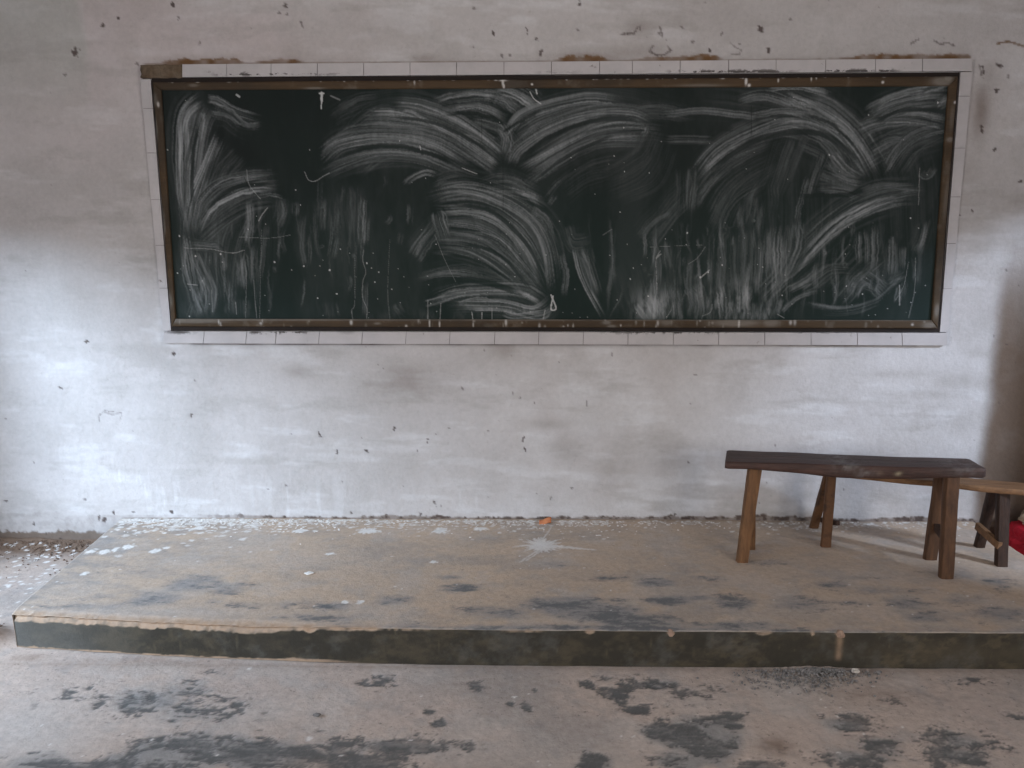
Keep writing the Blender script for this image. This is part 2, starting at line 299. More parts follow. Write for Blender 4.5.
# ------------------------------------------------------------------ floor
xs = axis(LW-.02, -2.85, 2.1, RW+.02, .007, .08); ys = np.concatenate([np.arange(BW-.02, -1.95, .1), np.arange(-1.95, .03, .006)])
X, Y = np.meshgrid(xs, ys, indexing='ij')
n1 = fbm(X, Y, 1.6, 5, 103); n2 = fbm(X, Y, 6, 5, 111); n4 = fbm(X, Y, 30, 5, 131); n5 = fbm(X, Y, 12, 6, 141, .7)
def fl(u, v): p = at(u, v, 2, 0.0); return p[0], p[1]
def blobs(X, Y, lst, conv, k=5.0e-3, ky=1.9):
    a = np.zeros_like(X)
    for u, v, rx, ry, s in lst:
        c = conv(u, v); a = np.maximum(a, s*blob(X, Y, c[0], c[1], rx*k*.78, ry*k*ky))
    return a
D = blobs(X, Y, [(150,700,80,12,.62),(190,690,40,14,.6),(60,690,45,8,.45),(270,752,110,10,.95),(400,745,60,6,1.0),(180,745,60,10,.8),(120,765,100,8,.9),(360,762,70,7,1.),(210,712,40,9,.7),
  (430,711,5,3,.95),(439,722,9,4,1.),(510,704,5,2.5,1.),(527,706,6,3,.9),(535,691,3,2,.9),(475,684,16,5,.75),(585,683,12,6,.7),(617,695,18,8,.95),(640,708,14,4,1.),(665,731,20,7,.95),(655,684,40,5,.9),(690,690,30,6,.8),(700,735,36,15,.9),(712,745,30,14,1.),(725,720,18,6,.95),
  (730,715,20,6,.9),(595,762,18,8,1.),(680,760,30,6,.9),(850,722,30,6,.85),(880,745,40,9,.9),(960,742,45,10,.85),(955,752,40,9,.9),(970,680,20,4,.8),(1010,716,20,5,.7),(385,680,30,6,.55),(905,700,30,4,.5),(780,745,10,5,.6),(610,676,40,3,.6),(860,755,45,8,.85),(760,765,30,5,.8)], fl)
n6 = fbm(X+.3*n2, Y*1.5, 24, 6, 145, .8)
dark = sstep(.38, .58, D*.76+(n5-.5)*1.2+(n6-.5)*1.1)*sstep(.03, .25, D)*(.55+.45*sstep(.35, .6, n6))
greyf = sstep(.30, .70, D*.75+(n2-.5)*1.0)*.75; greyf = np.maximum(greyf, sstep(.55, .75, n1)*.35)
pale = sstep(.50, .68, n2)*.4; pale = np.maximum(pale, blobs(X, Y, [(40,730,70,25,.8),(250,710,60,10,.5),(800,688,32,10,.8),(700,700,40,8,.5),(490,750,120,10,.4)], fl)*(.4+n2))
earth = np.exp(-np.abs(Y+1.135)/.02)*.35*(.4+n2)*(X > -2)
le = np.exp(-np.clip(-Y, 0, 9)/.10)*(X < -1.97); earth = np.maximum(earth, np.clip(le*2.4*(.5+n2), 0, 1))
earth = np.maximum(earth, blobs(X, Y, [(0,640,14,7,.9),(30,657,20,3,.5),(775,744,14,5,.8),(860,692,50,6,.3),(150,662,70,4,.4),(55,560,30,10,.4)], fl)*(.4+n4))
heap = .035*np.exp(-np.clip(-Y, 0, 9)/.09)*(X < -1.9)*(.7+.6*n2) + .05*blob(X, Y, -2.12, -.98, .10, .10)
hx, hy = fl(818, 671); heap += .012*blob(X, Y, hx, hy+.03, .13, .04)*(.7+.6*n4)
hx2, hy2 = fl(795, 680); earth2 = blob(X, Y, hx2, hy2, .17, .075)
white = np.zeros_like(X); g = rngf(71)
for k in range(240):
    if k < 200: x, y = -2.0-g.random()**.8*.75, -g.random()**1.4*.75-.03
    else: x, y = g.uniform(-2.2, 2), g.uniform(-1.85, -1.2)
    s = g.uniform(.003, .009) if k < 200 else g.uniform(.002, .0045)
    splat(white, xs, ys, x, y, s*1.5, s, g.uniform(-1, 1), .95, .5, k)
for u, v, s in ((309,738,7),(250,668,5),(100,645,5)): c = fl(u, v); splat(white, xs, ys, c[0], c[1], s*.0016, s*.0018, 0, .9, .5, u)
spk = sstep(.60, .66, fbm(X, Y, 90, 2, 151)); dark = np.maximum(dark, spk*np.clip(earth2*1.1, 0, 1)*.8); pale = np.maximum(pale, np.clip(earth2*.7, 0, .7))
Zf = (n1-.5)*.010+(n4-.5)*.003+heap-dark*.003; Zf -= .004
P = np.stack([X, Y, Zf], -1)
me = grid_mesh('floor', P, dict(dark=dark*.92, grey=greyf, pale=pale, earth=np.clip(earth, 0, 1), white=white))
link('floor', me, M_floor)['kind'] = 'structure'
bm = bmesh.new(); box(bm, LW-.24, RW+.24, BW-.2, .2, -.16, -.05); o = bm_obj('floor_base', bm, M_plain); o['kind'] = 'structure'

# ------------------------------------------------------------------ raised platform
PX = [-2.06, -1.97, -1.78, -1.61, -1.41, -.84, -.355, .27, 1.71, 2.3]; PY = [-1.0, -1.02, -1.033, -1.052, -1.073, -1.108, -1.124, -1.125, -1.122, -1.119]
xr = wall(1008, 530)[0]
XR = float(top(1008, 545)[0])
s_top = np.arange(0, 1, .0056); s_fr = np.linspace(0, 1, 34)
un = np.concatenate([[0, 0, 0, 0], np.linspace(0, 1, 760), [1, 1, 1]])       # first and last columns fold down the sides
zfold = np.concatenate([[0, .33, .66, .96], np.ones(760), [.96, .5, 0]])
rows = []
UU, SS = np.meshgrid(un, np.concatenate([s_top, np.ones(len(s_fr))]), indexing='ij')
xl = -2.045+.075*SS
Xp = xl+(XR-xl)*UU
front = np.interp(Xp, PX, PY)+.004*(vnoise(Xp*9, Xp*0, 211)-.5)
Yp = .02+(front-.02)*SS
Zp = np.full_like(Xp, HP)
nf = len(s_fr); zr = HP*(1-s_fr)
Zp[:, -nf:] = zr[None, :]
n1 = fbm(Xp, Yp, 1.7, 5, 203); n2 = fbm(Xp, Yp-Zp, 6, 5, 212); n4 = fbm(Xp, Yp-Zp, 30, 5, 231); n5 = fbm(Xp, (Yp-Zp)*2.6, 9, 6, 241, .68)
isfront = np.zeros_like(Xp, dtype=bool); isfront[:, -nf+1:] = True
# broken arris: chips eaten out of the top edge
worn = vnoise(Xp*4, Xp*0+3, 251)*.45+vnoise(Xp*19, Xp*0+5, 252)*.35+vnoise(Xp*75, Xp*0+9, 253)*.3
lf = 1-sstep(-1.05, -.75, Xp); md = np.exp(-((Xp+.62)/.30)**2)*.8+np.exp(-((Xp+.02)/.12)**2)*.55
bits = np.zeros_like(Xp)
for u, wd in ((308,.022),(670,.014),(763,.030),(838,.016),(812,.008),(590,.02)): bits = np.maximum(bits, np.exp(-((Xp-top(u, 630)[0])/wd)**2))
depth = .006+.034*np.clip(lf*(.45+.75*worn), 0, 1)*(X.max() > 0)+.014*md*worn*1.6+.013*bits
edge_z = HP-depth                           # riser is eaten from the top down to here
on = isfront & (Zp > edge_z); t = np.clip((Zp-edge_z)/np.maximum(depth, 1e-4), 0, 1)
Yp = Yp+np.where(on, .75*depth*t**1.5*.7, 0)
backd = np.clip(1-(Yp-front)/(depth*.9), 0, 1)*(~isfront)
Zp = Zp-backd*depth*.30*(.4+n4)-np.where(on, depth*.18*t, 0)
amt = sstep(.0085, .016, depth)*(np.arange(len(un))[:, None] > 4)*(np.arange(len(un))[:, None] < 762)
earth = np.where(isfront, np.clip((Zp-edge_z)/.004, 0, 1)*amt, np.clip(backd*1.6, 0, 1)*amt)*np.clip(.25+1.5*(n4-.25), 0, 1)
bot = isfront*np.clip((.022*vnoise(Xp*5, Xp*0, 261)*sstep(.4, .65, vnoise(Xp*1.6, Xp*0, 262))+.006*(1-sstep(-.9, -.3, Xp))*n4*2-Zp)/.004, 0, 1)*(1-sstep(-1.0, -.5, Xp)); earth = np.maximum(earth, bot*.8)
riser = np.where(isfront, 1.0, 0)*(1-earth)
nr = fbm(Xp, Zp*1.6, 13, 6, 275, .7)
moss = isfront*sstep(.42, .72, nr)*(.55+.4*sstep(.4, 1.3, Xp))*(1-earth)*sstep(.35, .6, n1+.1); ash = isfront*sstep(.50, .75, fbm(Xp, Zp, 10, 6, 271, .7))*.35*(1-earth); ash = np.maximum(ash, isfront*(1-sstep(-1.9, -1.35, Xp))*.75*(.4+n2)*(1-earth))
pl = isfront*np.clip(blob(Xp, Zp, 1.60, .06, .5, .05), 0, 1)*.5*n2*2; moss = np.maximum(moss, pl*(1-earth))
c838 = top(838, 630)[0]; dr = np.exp(-((Xp-c838-.004)/.011)**2)*isfront*sstep(.02, .05, Zp)
g2 = rngf(6)
for k in range(26):
    u = g2.uniform(20, 1020); xx = top(u, 630)[0]; zz = g2.uniform(.02, .13)
    moss = np.maximum(moss, isfront*blob(Xp, Zp, xx, zz, .004, g2.uniform(.006, .03))*.7)
earth = np.maximum(earth, dr*.6*(.5+n4))
tp = lambda u, v: top(u, v)
D = blobs(Xp, Yp, [(190,583,45,10,.72),(150,600,50,8,.7),(230,590,35,8,.65),(90,585,30,10,.55),(330,608,30,6,.65),(320,618,70,6,.6),(395,600,30,6,.75),(450,577,20,3,.75),(460,588,28,6,.7),(500,612,45,8,.85),(560,605,60,10,.95),(600,612,50,9,1.0),(640,620,60,7,.9),(605,578,25,4,.75),(670,600,30,6,.8),(660,583,28,5,.8),(735,602,26,8,.9),(700,598,20,3,.7),(830,585,30,5,.7),(900,603,30,10,.65),(930,618,35,6,.7),(850,603,60,4,.55),(770,562,40,5,.5),(1000,584,20,8,.7),(960,600,30,6,.55),(620,628,220,3,.8),(450,628,200,3,.7),(860,577,50,3,.5),(800,605,50,8,.65),(880,590,60,6,.6),(950,575,40,5,.6),(1000,615,30,8,.7),(700,578,40,4,.55),(120,570,40,8,.45),(250,605,60,6,.6),(560,565,40,4,.4),(60,603,30,6,.6),(700,625,120,4,.7)], tp, 5.0e-3, 2.0)*(~isfront)
n6 = fbm(Xp, Yp*2.4, 22, 6, 245, .8)
edged = np.exp(-np.clip(Yp-front, 0, 9)/.07)*sstep(-1.6, -.6, Xp); D = np.maximum(D, edged*.62)
dark = sstep(.38, .74, D*.72+(n5-.5)*1.3+(n6-.5)*1.1)*(~isfront)*.8*sstep(.02, .3, D)
greyp = np.maximum(sstep(.18, .80, D*.95+(n2-.5)*.55+(n5-.5)*.6)*.75, sstep(.48, .75, fbm(Xp, Yp*2, 3, 6, 249, .7))*.35)*(~isfront)
greyp = np.maximum(greyp, (1-sstep(-2.0, -1.0, Xp))*(.12+.55*sstep(.35, .7, n5))*(~isfront))
pale = sstep(.48, .66, n2)*.35*(~isfront); pale = np.maximum(pale, blobs(Xp, Yp, [(300,560,120,14,.25),(150,612,120,5,.5),(860,610,140,10,.35),(900,575,120,10,.3),(60,590,40,20,.3)], tp)*(~isfront))
# whitewash drips on the platform, thickest near the wall
cols = Xp[:, 60]; white = np.zeros_like(Xp)
def psplat(x, y, rx, ry, ang, s, seed):
    v_ = (y-.02)/(np.interp(x, PX, PY)-.02); r = max(rx, ry)*1.7
    j0 = max(0, int((v_-r/1.12)/.0056)); j1 = min(len(s_top), int((v_+r/1.12)/.0056)+2); uu = (x+2.045-.075*v_)/(XR+2.045-.075*v_)
    i0 = max(0, int(4+(uu-r/4.1)*759)); i1 = min(Xp.shape[0], int(4+(uu+r/4.1)*759)+2)
    if i1 <= i0 or j1 <= j0: return
    XX, YY = Xp[i0:i1, j0:j1], Yp[i0:i1, j0:j1]; dx, dy = XX-x, YY-y; c, s_ = math.cos(ang), math.sin(ang)
    a = (dx*c+dy*s_)/rx; b = (-dx*s_+dy*c)/ry
    d = np.sqrt(a*a+b*b)+.5*(vnoise(XX*120, YY*120, seed)-.5)*2
    white[i0:i1, j0:j1] = np.maximum(white[i0:i1, j0:j1], s*np.clip((1.15-d)/.4, 0, 1))
g = rngf(8)
for k in range(2300):
    x = g.uniform(-2.03, XR); dens = 1.0 if x < -1.1 else (.7 if x < .4 else .28)
    if g.random() > dens: continue
    y = -abs(g.exponential(.050 if x > -1.2 else .085))-.004
    if y < -.9: continue
    s = g.uniform(.0022, .0062)*(1.9 if x < -1.3 else 1.15)
    psplat(x, y, s*1.5, s*g.uniform(.8, 1.6), g.uniform(-.8, .8), g.uniform(.45, .95), k % 50)
for k in range(90):
    psplat(g.uniform(-1.95, 2.1), g.uniform(-1.05, -.1), *(g.uniform(.002, .005, 2)), 0, .8, k)
for u, v, a, b in ((128,547,6,2.5),(104,552,5,2.5),(115,550,3,2),(155,551,5,2),(90,552,4,2),(77,550,8,3),(200,528,4,2),(84,574,3,1.5),(345,602,3,1.3),(360,602,3,1.3),(433,562,4,1.3),(440,531,8,3),(330,554,5,1.2),(368,531,10,3),(480,529,8,2),(300,531,8,2)):
    c = top(u, v); psplat(c[0], c[1], a*.0045, b*.012, 0, .95, u)
c = top(541, 545); cx, cyy = c[0], c[1]
for k in range(95):                        # burst of white paint
    an = g.uniform(0, 2*math.pi); L = g.uniform(.03, .10)*(1.2 if abs(math.cos(an)) > .7 else .9)
    for q in np.linspace(0, 1, 12): psplat(cx+math.cos(an)*L*q, cyy+math.sin(an)*L*q*1.1, .012*(1-q)+.0025, .012*(1-q)+.0025, 0, .9-.3*q, k % 40)
e_ = top(595, 550)
for q in np.linspace(0, 1, 40): psplat(cx+(e_[0]-cx)*q, cyy+(e_[1]-cyy)*q, .01, .022*(1-q)+.004, 0, .85-.3*q, 7)
for (u0, v0), (u1, v1) in (((541,542),(551,528)), ((541,548),(520,562)), ((535,545),(513,547)), ((545,548),(527,560))):
    a, b = top(u0, v0), top(u1, v1)
    for q in np.linspace(0, 1, 24): psplat(a[0]+(b[0]-a[0])*q, a[1]+(b[1]-a[1])*q, .005, .006, 0, .7-.3*q, 9)
base = np.exp(-np.clip(-Yp, 0, 9)/.02)*(~isfront); earth = np.maximum(earth, base*.6*n2*1.5*sstep(-1.2, -.6, Xp))
brownish = np.exp(-np.clip(-Yp, 0, 9)/.10)*(~isfront)*.35*n2*1.6; earth = np.maximum(earth, brownish*.6)
Zp = Zp+(~isfront)*((n1-.5)*.006+(n4-.5)*.002)
Zp = Zp*np.where(zfold < 1, zfold, 1)[:, None]
Xp = Xp+np.where(np.arange(len(un)) < 4, .004*(1-zfold), np.where(np.arange(len(un)) > 763, .012*(1-zfold), 0))[:, None]
# left front corner slightly rounded
Yp = Yp+isfront*.006*np.exp(-np.clip(Xp+1.98, 0, 9)/.02)
P = np.stack([Xp, Yp, Zp], -1)
me = grid_mesh('platform', P[:, ::-1], {k: np.clip(a, 0, 1)[:, ::-1] for k, a in dict(pale=pale, grey=greyp, dark=dark, riser=riser, moss=moss, ash=ash, earth=earth, white=white).items()})
tag(link('platform', me, M_plat), 'low raised concrete teaching platform with dark chipped front edge below the blackboard', 'platform')

# ------------------------------------------------------------------ blackboard
brd = empty('blackboard', (0.11, -.01, 1.09), 'long dark green blackboard smeared with chalk in a brown wooden frame on the wall', 'blackboard')
outer = [wall(152, 78), wall(958.7, 72.5), wall(938, 332), wall(172.5, 330.5)]
mid_ = [wall(154, 83), wall(956, 77), wall(936, 328), wall(173, 326)]
inner = [wall(162.5, 90.5), wall(947, 86.5), wall(930, 320), wall(177, 318.5)]
bm = bmesh.new(); slab(bm, outer, .02, -.004); bm_obj('backing_board', bm, M_dark, brd)
# writing surface with chalk
ctl = [wall(160, 88), wall(949, 84), wall(932, 322), wall(175, 321)]
bx0, bx1 = min(ctl[0][0], ctl[3][0]), max(ctl[1][0], ctl[2][0]); bz0, bz1 = min(ctl[2][1], ctl[3][1]), max(ctl[0][1], ctl[1][1])
RES = .0029
nx, nz = int((bx1-bx0)/RES)+1, int((bz1-bz0)/RES)+1
bxs = np.linspace(bx0, bx1, nx); bzs = np.linspace(bz0, bz1, nz)
chalk = np.zeros((nx, nz))
def spline(pts, n):
    P_ = np.array([wall(*p) for p in pts]); 
    if len(P_) == 2: P_ = np.vstack([P_[0], P_.mean(0), P_[1]])
    P_ = np.vstack([2*P_[0]-P_[1], P_, 2*P_[-1]-P_[-2]]); m_ = len(P_)-3; t = np.linspace(0, m_-1e-6, n); i = t.astype(int); f = (t-i)[:, None]
    p0, p1, p2, p3 = P_[i], P_[i+1], P_[i+2], P_[i+3]
    return .5*(2*p1+(p2-p0)*f+(2*p0-5*p1+4*p2-p3)*f**2+(3*p1-p0-3*p2+p3)*f**3)
seed_ = [1000]
def sweep(pts, wpx, inten, erase=.55, fade=(.15, .2), w1=None, contrast=1.0):
    if wpx >= 11 and contrast == 1.0:
        g = rngf(int(seed_[0]*3+1)); one(pts, wpx*1.7, inten*.22, erase*.25, (.3, .35), None, .5)
        one(pts, wpx, inten*.72, erase, fade, None, 1.0)
        for q in range(2):
            o = g.normal(0, wpx*.22, 2); j = [(u+o[0]+g.normal(0, 1.2), v+o[1]+g.normal(0, 1.2)) for u, v in pts]
            one(j, wpx*g.uniform(.3, .6), inten*.85, erase*.45, (g.uniform(.05, .4), g.uniform(.1, .4)), None, 1.25)
    else: one(pts, wpx, inten, erase, fade, w1, contrast)
def one(pts, wpx, inten, erase=.55, fade=(.15, .2), w1=None, contrast=1.0):
    seed_[0] += 1; g = rngf(seed_[0]); c = spline(pts, 400); L = np.sum(np.hypot(*np.diff(c, axis=0).T))
    ns = int(L/RES*1.9)+4; c = spline(pts, ns); d = np.gradient(c, axis=0); d /= np.hypot(d[:, 0], d[:, 1])[:, None]+1e-9; nrm = np.stack([-d[:, 1], d[:, 0]], -1)
    w0 = wpx*4.6e-3; wa = np.linspace(w0, (w1 or wpx)*4.6e-3, ns); nt_ = int(max(w0, wa[-1])/RES*1.9)+3; t = np.linspace(-.5, .5, nt_)
    jit = np.cumsum(g.normal(0, 1, ns)); jit = (jit-np.linspace(jit[0], jit[-1], ns))/ (np.abs(jit).max()+1)*.006
    PXX = c[:, 0:1]+nrm[:, 0:1]*(t[None]*wa[:, None]+jit[:, None]); PZZ = c[:, 1:2]+nrm[:, 1:2]*(t[None]*wa[:, None]+jit[:, None])
    nb = max(3, int(nt_/1.7)); k = max(3, int(L/.16)+2)
    b1 = g.random((k, nb))*.55+g.random((1, nb))*.45; b2 = g.random((2, max(2, nb//5)))
    si = np.linspace(0, k-1-1e-6, ns); ti = np.linspace(0, nb-1-1e-6, nt_)
    a0, f0 = si.astype(int), (si % 1)[:, None]; a1, f1 = ti.astype(int), (ti % 1)[None]
    v = (b1[a0][:, a1]*(1-f0)+b1[a0+1][:, a1]*f0)*(1-f1)+(b1[a0][:, a1+1]*(1-f0)+b1[a0+1][:, a1+1]*f0)*f1
    t2 = np.linspace(0, b2.shape[1]-1-1e-6, nt_); q = t2.astype(int); f2 = t2 % 1; s2 = np.linspace(0, 1, ns)[:, None]
    vb = (b2[0][q]*(1-f2)+b2[0][q+1]*f2 if b2.shape[1] > 1 else b2[0][q])[None]*(1-s2)+(b2[1][q]*(1-f2)+b2[1][q+1]*f2)[None]*s2
    v = np.clip((v-.5)*2.7*contrast+.42+(vb-.5)*1.2, 0, 1.5)
    e = np.linspace(0, 1, ns)[:, None]; ragged = g.random((1, nt_))*.08
    env = sstep(0, fade[0]+1e-3, e-ragged*(fade[0] > .05))*(1-sstep(1-fade[1]-1e-3, 1, e+ragged*.8)); edge = sstep(.5, .40, np.abs(t))[None]
    A = env*edge
    I = np.round((PXX-bx0)/RES).astype(int); J = np.round((PZZ-bz0)/RES).astype(int); ok = (I >= 0) & (I < nx) & (J >= 0) & (J < nz)
    val = np.zeros((nx, nz)); al = np.zeros((nx, nz)); val[I[ok], J[ok]] = (v*A)[ok]; al[I[ok], J[ok]] = A[ok]
    chalk[:] = chalk*(1-erase*al)+inten*val*(1-chalk*.5)
def blur(a, n=1):
    for _ in range(n):
        b = np.pad(a, 1, mode='edge'); a = (b[:-2, 1:-1]+b[2:, 1:-1]+b[1:-1, :-2]+b[1:-1, 2:]+2*b[1:-1, 1:-1])/6
    return a
# wide faint haze first
for p, wd, it in (([(200,110),(195,200),(215,310)],46,.10),([(250,150),(262,230),(256,310)],46,.07),([(330,180),(350,230),(355,310)],60,.05),([(330,150),(400,120),(500,160)],70,.10),([(430,230),(500,250),(550,300)],90,.12),
  ([(690,220),(700,300),(700,325)],90,.10),([(740,150),(745,230),(745,320)],60,.10),([(800,150),(800,240),(780,300)],70,.13),([(870,110),(900,180),(905,310)],80,.10),([(520,150),(600,110),(680,130)],60,.08),([(630,250),(650,320)],60,.06),([(690,100),(760,110),(850,130)],50,.09)):
    sweep(p, wd, it, 0, (.3, .3), None, .5)
S = [
 ([(700,215),(728,175),(780,148)],34,.24),([(715,235),(740,190),(785,160)],26,.18),([(640,250),(672,205),(700,180)],30,.14),([(600,130),(650,112),(700,120)],20,.16),
 ([(845,165),(880,140),(930,120)],34,.22),([(800,130),(835,150),(858,190)],40,.22),([(830,300),(858,270),(880,250)],30,.22),([(230,200),(215,250),(225,300)],34,.18),([(262,200),(240,240),(232,300)],26,.14),
 ([(330,120),(350,108),(380,100)],22,.16),([(350,170),(395,150),(450,155)],26,.20),([(205,97),(187,114),(183,150),(186,187),(190,215),(193,240)],24,.66),([(213,104),(203,125),(196,160),(192,200),(190,235)],20,.40),([(222,134),(209,166),(198,200),(190,238)],16,.62),
 ([(206,99),(218,101),(234,111),(266,121)],9,.62),([(210,112),(228,116),(243,127),(262,128)],16,.34),([(203,112),(203,125),(200,150)],7,.5),([(238,150),(222,170),(212,190)],24,.16),
 ([(193,212),(214,188),(242,177),(279,174)],12,.50),([(195,232),(216,205),(240,192),(262,186),(286,186)],12,.34),([(202,243),(216,212),(240,197),(260,192),(281,194)],14,.66),([(197,245),(222,222),(250,205),(282,200)],16,.36),
 ([(186,235),(188,270),(196,300),(203,320)],15,.50),([(205,240),(206,275),(214,312)],13,.46),([(197,245),(203,262),(214,290),(210,318)],12,.34),([(220,240),(221,270),(222,305)],8,.30),([(188,246),(215,247),(225,250)],12,.34),
 ([(250,200),(251,225),(249,247)],9,.55),([(241,255),(244,290)],16,.30),([(268,222),(264,250),(260,285)],8,.32),([(256,240),(254,290)],8,.30),([(283,196),(282,215),(276,228)],14,.28),([(296,200),(296,218)],8,.30),([(305,210),(303,245),(308,268)],12,.14),([(340,235),(334,262)],7,.25),([(328,195),(326,235)],26,.14),
 ([(350,185),(352,240)],30,.14),([(363,195),(362,225),(364,250)],9,.48),([(367,215),(366,248)],7,.35),
 # left centre arcs
 ([(330,165),(350,130),(372,112),(400,104)],18,.16),([(386,104),(420,106),(458,121),(490,143),(506,160)],16,.58),([(361,114),(398,115),(438,129),(476,144),(503,166)],11,.66),([(357,125),(398,124),(440,135),(486,162),(500,172)],15,.50),
 ([(322,158),(345,142),(388,138),(437,147),(482,176)],22,.52),([(318,178),(345,165),(380,157),(422,159),(478,182)],14,.42),([(400,112),(415,114),(440,128),(452,133)],5,.75),
 ([(429,106),(464,97),(497,99),(522,114)],14,.62),([(440,112),(476,108),(512,122)],12,.54),([(470,118),(500,126),(512,134)],12,.44),([(492,90),(512,91),(528,98),(540,109)],16,.66),([(488,96),(505,103),(520,116)],10,.5),
 ([(403,186),(413,178),(426,173),(440,176)],7,.62),([(434,184),(455,176),(482,184)],16,.34),([(498,130),(510,146),(508,165)],22,.40),
 # centre arcs going right
 ([(509,134),(521,117),(556,105),(594,99),(630,105)],13,.62),([(514,138),(540,122),(578,110),(624,108)],13,.42),([(507,168),(519,148),(549,128),(590,113),(632,112),(658,124)],15,.50),([(513,172),(548,152),(580,133),(610,122),(645,122)],18,.30),
 ([(524,180),(556,156),(598,138),(637,134),(672,137)],22,.38),([(516,171),(540,158),(568,143),(594,131),(621,125),(645,127),(657,133)],6,.72),([(645,127),(646,133),(640,137)],6,.5),([(540,176),(560,163),(590,146),(640,141)],7,.34),
 ([(544,200),(556,186),(574,172)],8,.30),([(548,206),(556,194)],5,.3),([(656,115),(700,111),(750,116),(795,122)],8,.48),([(662,140),(690,139),(716,141)],10,.26),([(560,195),(590,175),(620,168)],30,.10),
 # centre column
 ([(474,188),(500,180),(520,185),(540,196)],16,.44),([(470,200),(495,189),(522,192),(547,204)],12,.64),([(425,197),(470,188),(520,206),(550,240),(560,296)],24,.48),
 ([(430,212),(480,213),(520,240),(544,292)],28,.62),([(436,228),(483,236),(515,262),(542,298)],24,.56),([(428,246),(470,250),(508,274),(534,302)],18,.40),([(413,258),(424,240),(440,222)],16,.40),
 ([(437,211),(440,225),(446,246)],14,.46),([(417,280),(462,272),(525,286)],18,.34),([(428,302),(462,290),(520,289),(548,304)],17,.62),([(442,305),(504,306),(540,312),(556,300)],16,.62),([(424,304),(440,300),(455,298)],8,.55),
 ([(560,250),(566,275),(563,300)],7,.35),([(500,313),(520,316),(548,312)],8,.45),([(455,304),(478,299),(500,304)],4,.55),([(530,208),(548,225),(553,250)],10,.35),
 ([(574,243),(583,277),(606,322)],8,.62),([(580,246),(590,272),(598,300)],14,.30),([(588,245),(592,270)],8,.34),([(565,225),(572,240),(590,240)],20,.14),
 ([(640,240),(652,225),(668,212)],20,.16),([(651,235),(658,262),(657,290)],8,.26),([(664,240),(668,270)],14,.16),([(660,130),(640,170),(600,190)],40,.08),
 # right part
 ([(684,165),(683,215)],20,.26),([(696,180),(690,215)],7,.22),([(694,181),(718,153),(750,134),(787,122),(820,126)],26,.42),([(697,178),(720,156),(752,137),(790,128),(820,130)],5,.60),([(712,178),(735,158),(777,137)],14,.30),
 ([(735,102),(762,96),(789,104),(804,116)],12,.46),([(782,97),(806,104),(826,116)],14,.60),([(762,90),(790,86),(815,90),(832,97)],7,.66),([(745,118),(780,112),(815,118)],12,.34),([(800,100),(824,111),(846,127),(863,148),(879,176)],26,.54),
 ([(768,128),(800,122),(830,134),(850,155),(866,178)],9,.42),([(833,139),(850,157),(868,179)],4,.55),([(830,157),(845,172),(862,182)],16,.46),([(818,170),(840,178),(862,184)],14,.34),([(825,150),(815,175),(808,200)],12,.28),([(790,140),(780,170),(770,200)],40,.12),
 ([(814,188),(840,190),(858,194)],12,.30),([(755,195),(750,230)],30,.14),([(775,180),(772,225)],10,.28),([(808,175),(800,205),(796,225)],7,.36),
 ([(853,131),(882,121),(919,119),(948,128)],18,.50),([(864,117),(886,103),(919,94),(948,92)],16,.50),([(870,126),(900,109),(948,106)],12,.42),([(920,90),(935,86),(950,80)],11,.72),([(936,108),(950,98)],12,.55),
 ([(884,173),(901,147),(919,134),(946,131)],15,.38),([(867,150),(886,141),(905,139)],10,.48),([(882,176),(892,158),(903,141)],3.5,.6),([(895,178),(915,152),(945,142)],18,.16),
 ([(920,172),(926,176),(934,166)],8,.26),
 ([(757,304),(778,280),(805,250),(830,226),(858,207),(890,197),(915,196)],26,.58),([(775,283),(805,262),(835,236),(865,218)],8,.50),([(795,220),(796,250),(780,290)],22,.34),([(777,222),(776,275)],18,.46),([(760,235),(757,300)],9,.50),([(768,225),(768,275)],6,.35),
 ([(850,200),(880,188),(915,186)],20,.26),([(888,205),(896,203)],8,.3),([(795,290),(815,278),(832,262)],20,.36),([(800,296),(830,272),(856,240)],10,.40),
 ([(859,228),(858,268)],7,.50),([(866,226),(866,270)],6,.36),([(875,221),(872,274)],8,.48),([(853,236),(850,252)],8,.3),([(892,238),(890,282)],12,.44),([(903,245),(901,272)],10,.36),
 ([(849,296),(856,282),(868,272)],18,.42),([(862,274),(876,284),(886,292)],16,.40),([(872,292),(874,276)],10,.4),([(808,288),(830,270),(855,270)],14,.24),([(886,284),(905,272)],12,.3),
 ([(778,314),(800,296),(820,290)],6,.40),([(800,302),(836,309),(869,303),(891,287),(911,260)],7,.55),([(820,310),(850,311),(880,300)],10,.26),
 ([(926,220),(921,240),(914,256)],14,.44),([(913,254),(915,268),(914,284)],7,.48),([(906,276),(900,300)],7,.3),([(896,304),(900,285)],9,.3),
 # rows of vertical wipe marks at the bottom
 ([(657,290),(660,322)],24,.44),([(668,285),(672,320)],18,.34),([(690,284),(698,300),(696,320)],22,.30),([(718,290),(722,324)],14,.50),([(728,285),(728,324)],10,.40),([(737,262),(737,324)],6,.46),([(747,280),(746,324)],9,.44),([(756,300),(757,324)],16,.44),([(768,308),(768,322)],14,.34),([(722,255),(719,295)],18,.22),([(742,225),(742,290)],34,.18),([(780,296),(776,318)],8,.34),
 ([(640,300),(650,318)],14,.28),([(190,300),(188,318)],14,.14),([(240,296),(240,318)],20,.12),([(330,300),(332,318)],18,.12),([(395,302),(402,316)],16,.16),
]
for k, (p, wd, it) in enumerate(S): sweep(p, wd, it*1.0, .6 if wd > 9 else .3, (.12, .22) if len(p) > 2 else (.25, .3))
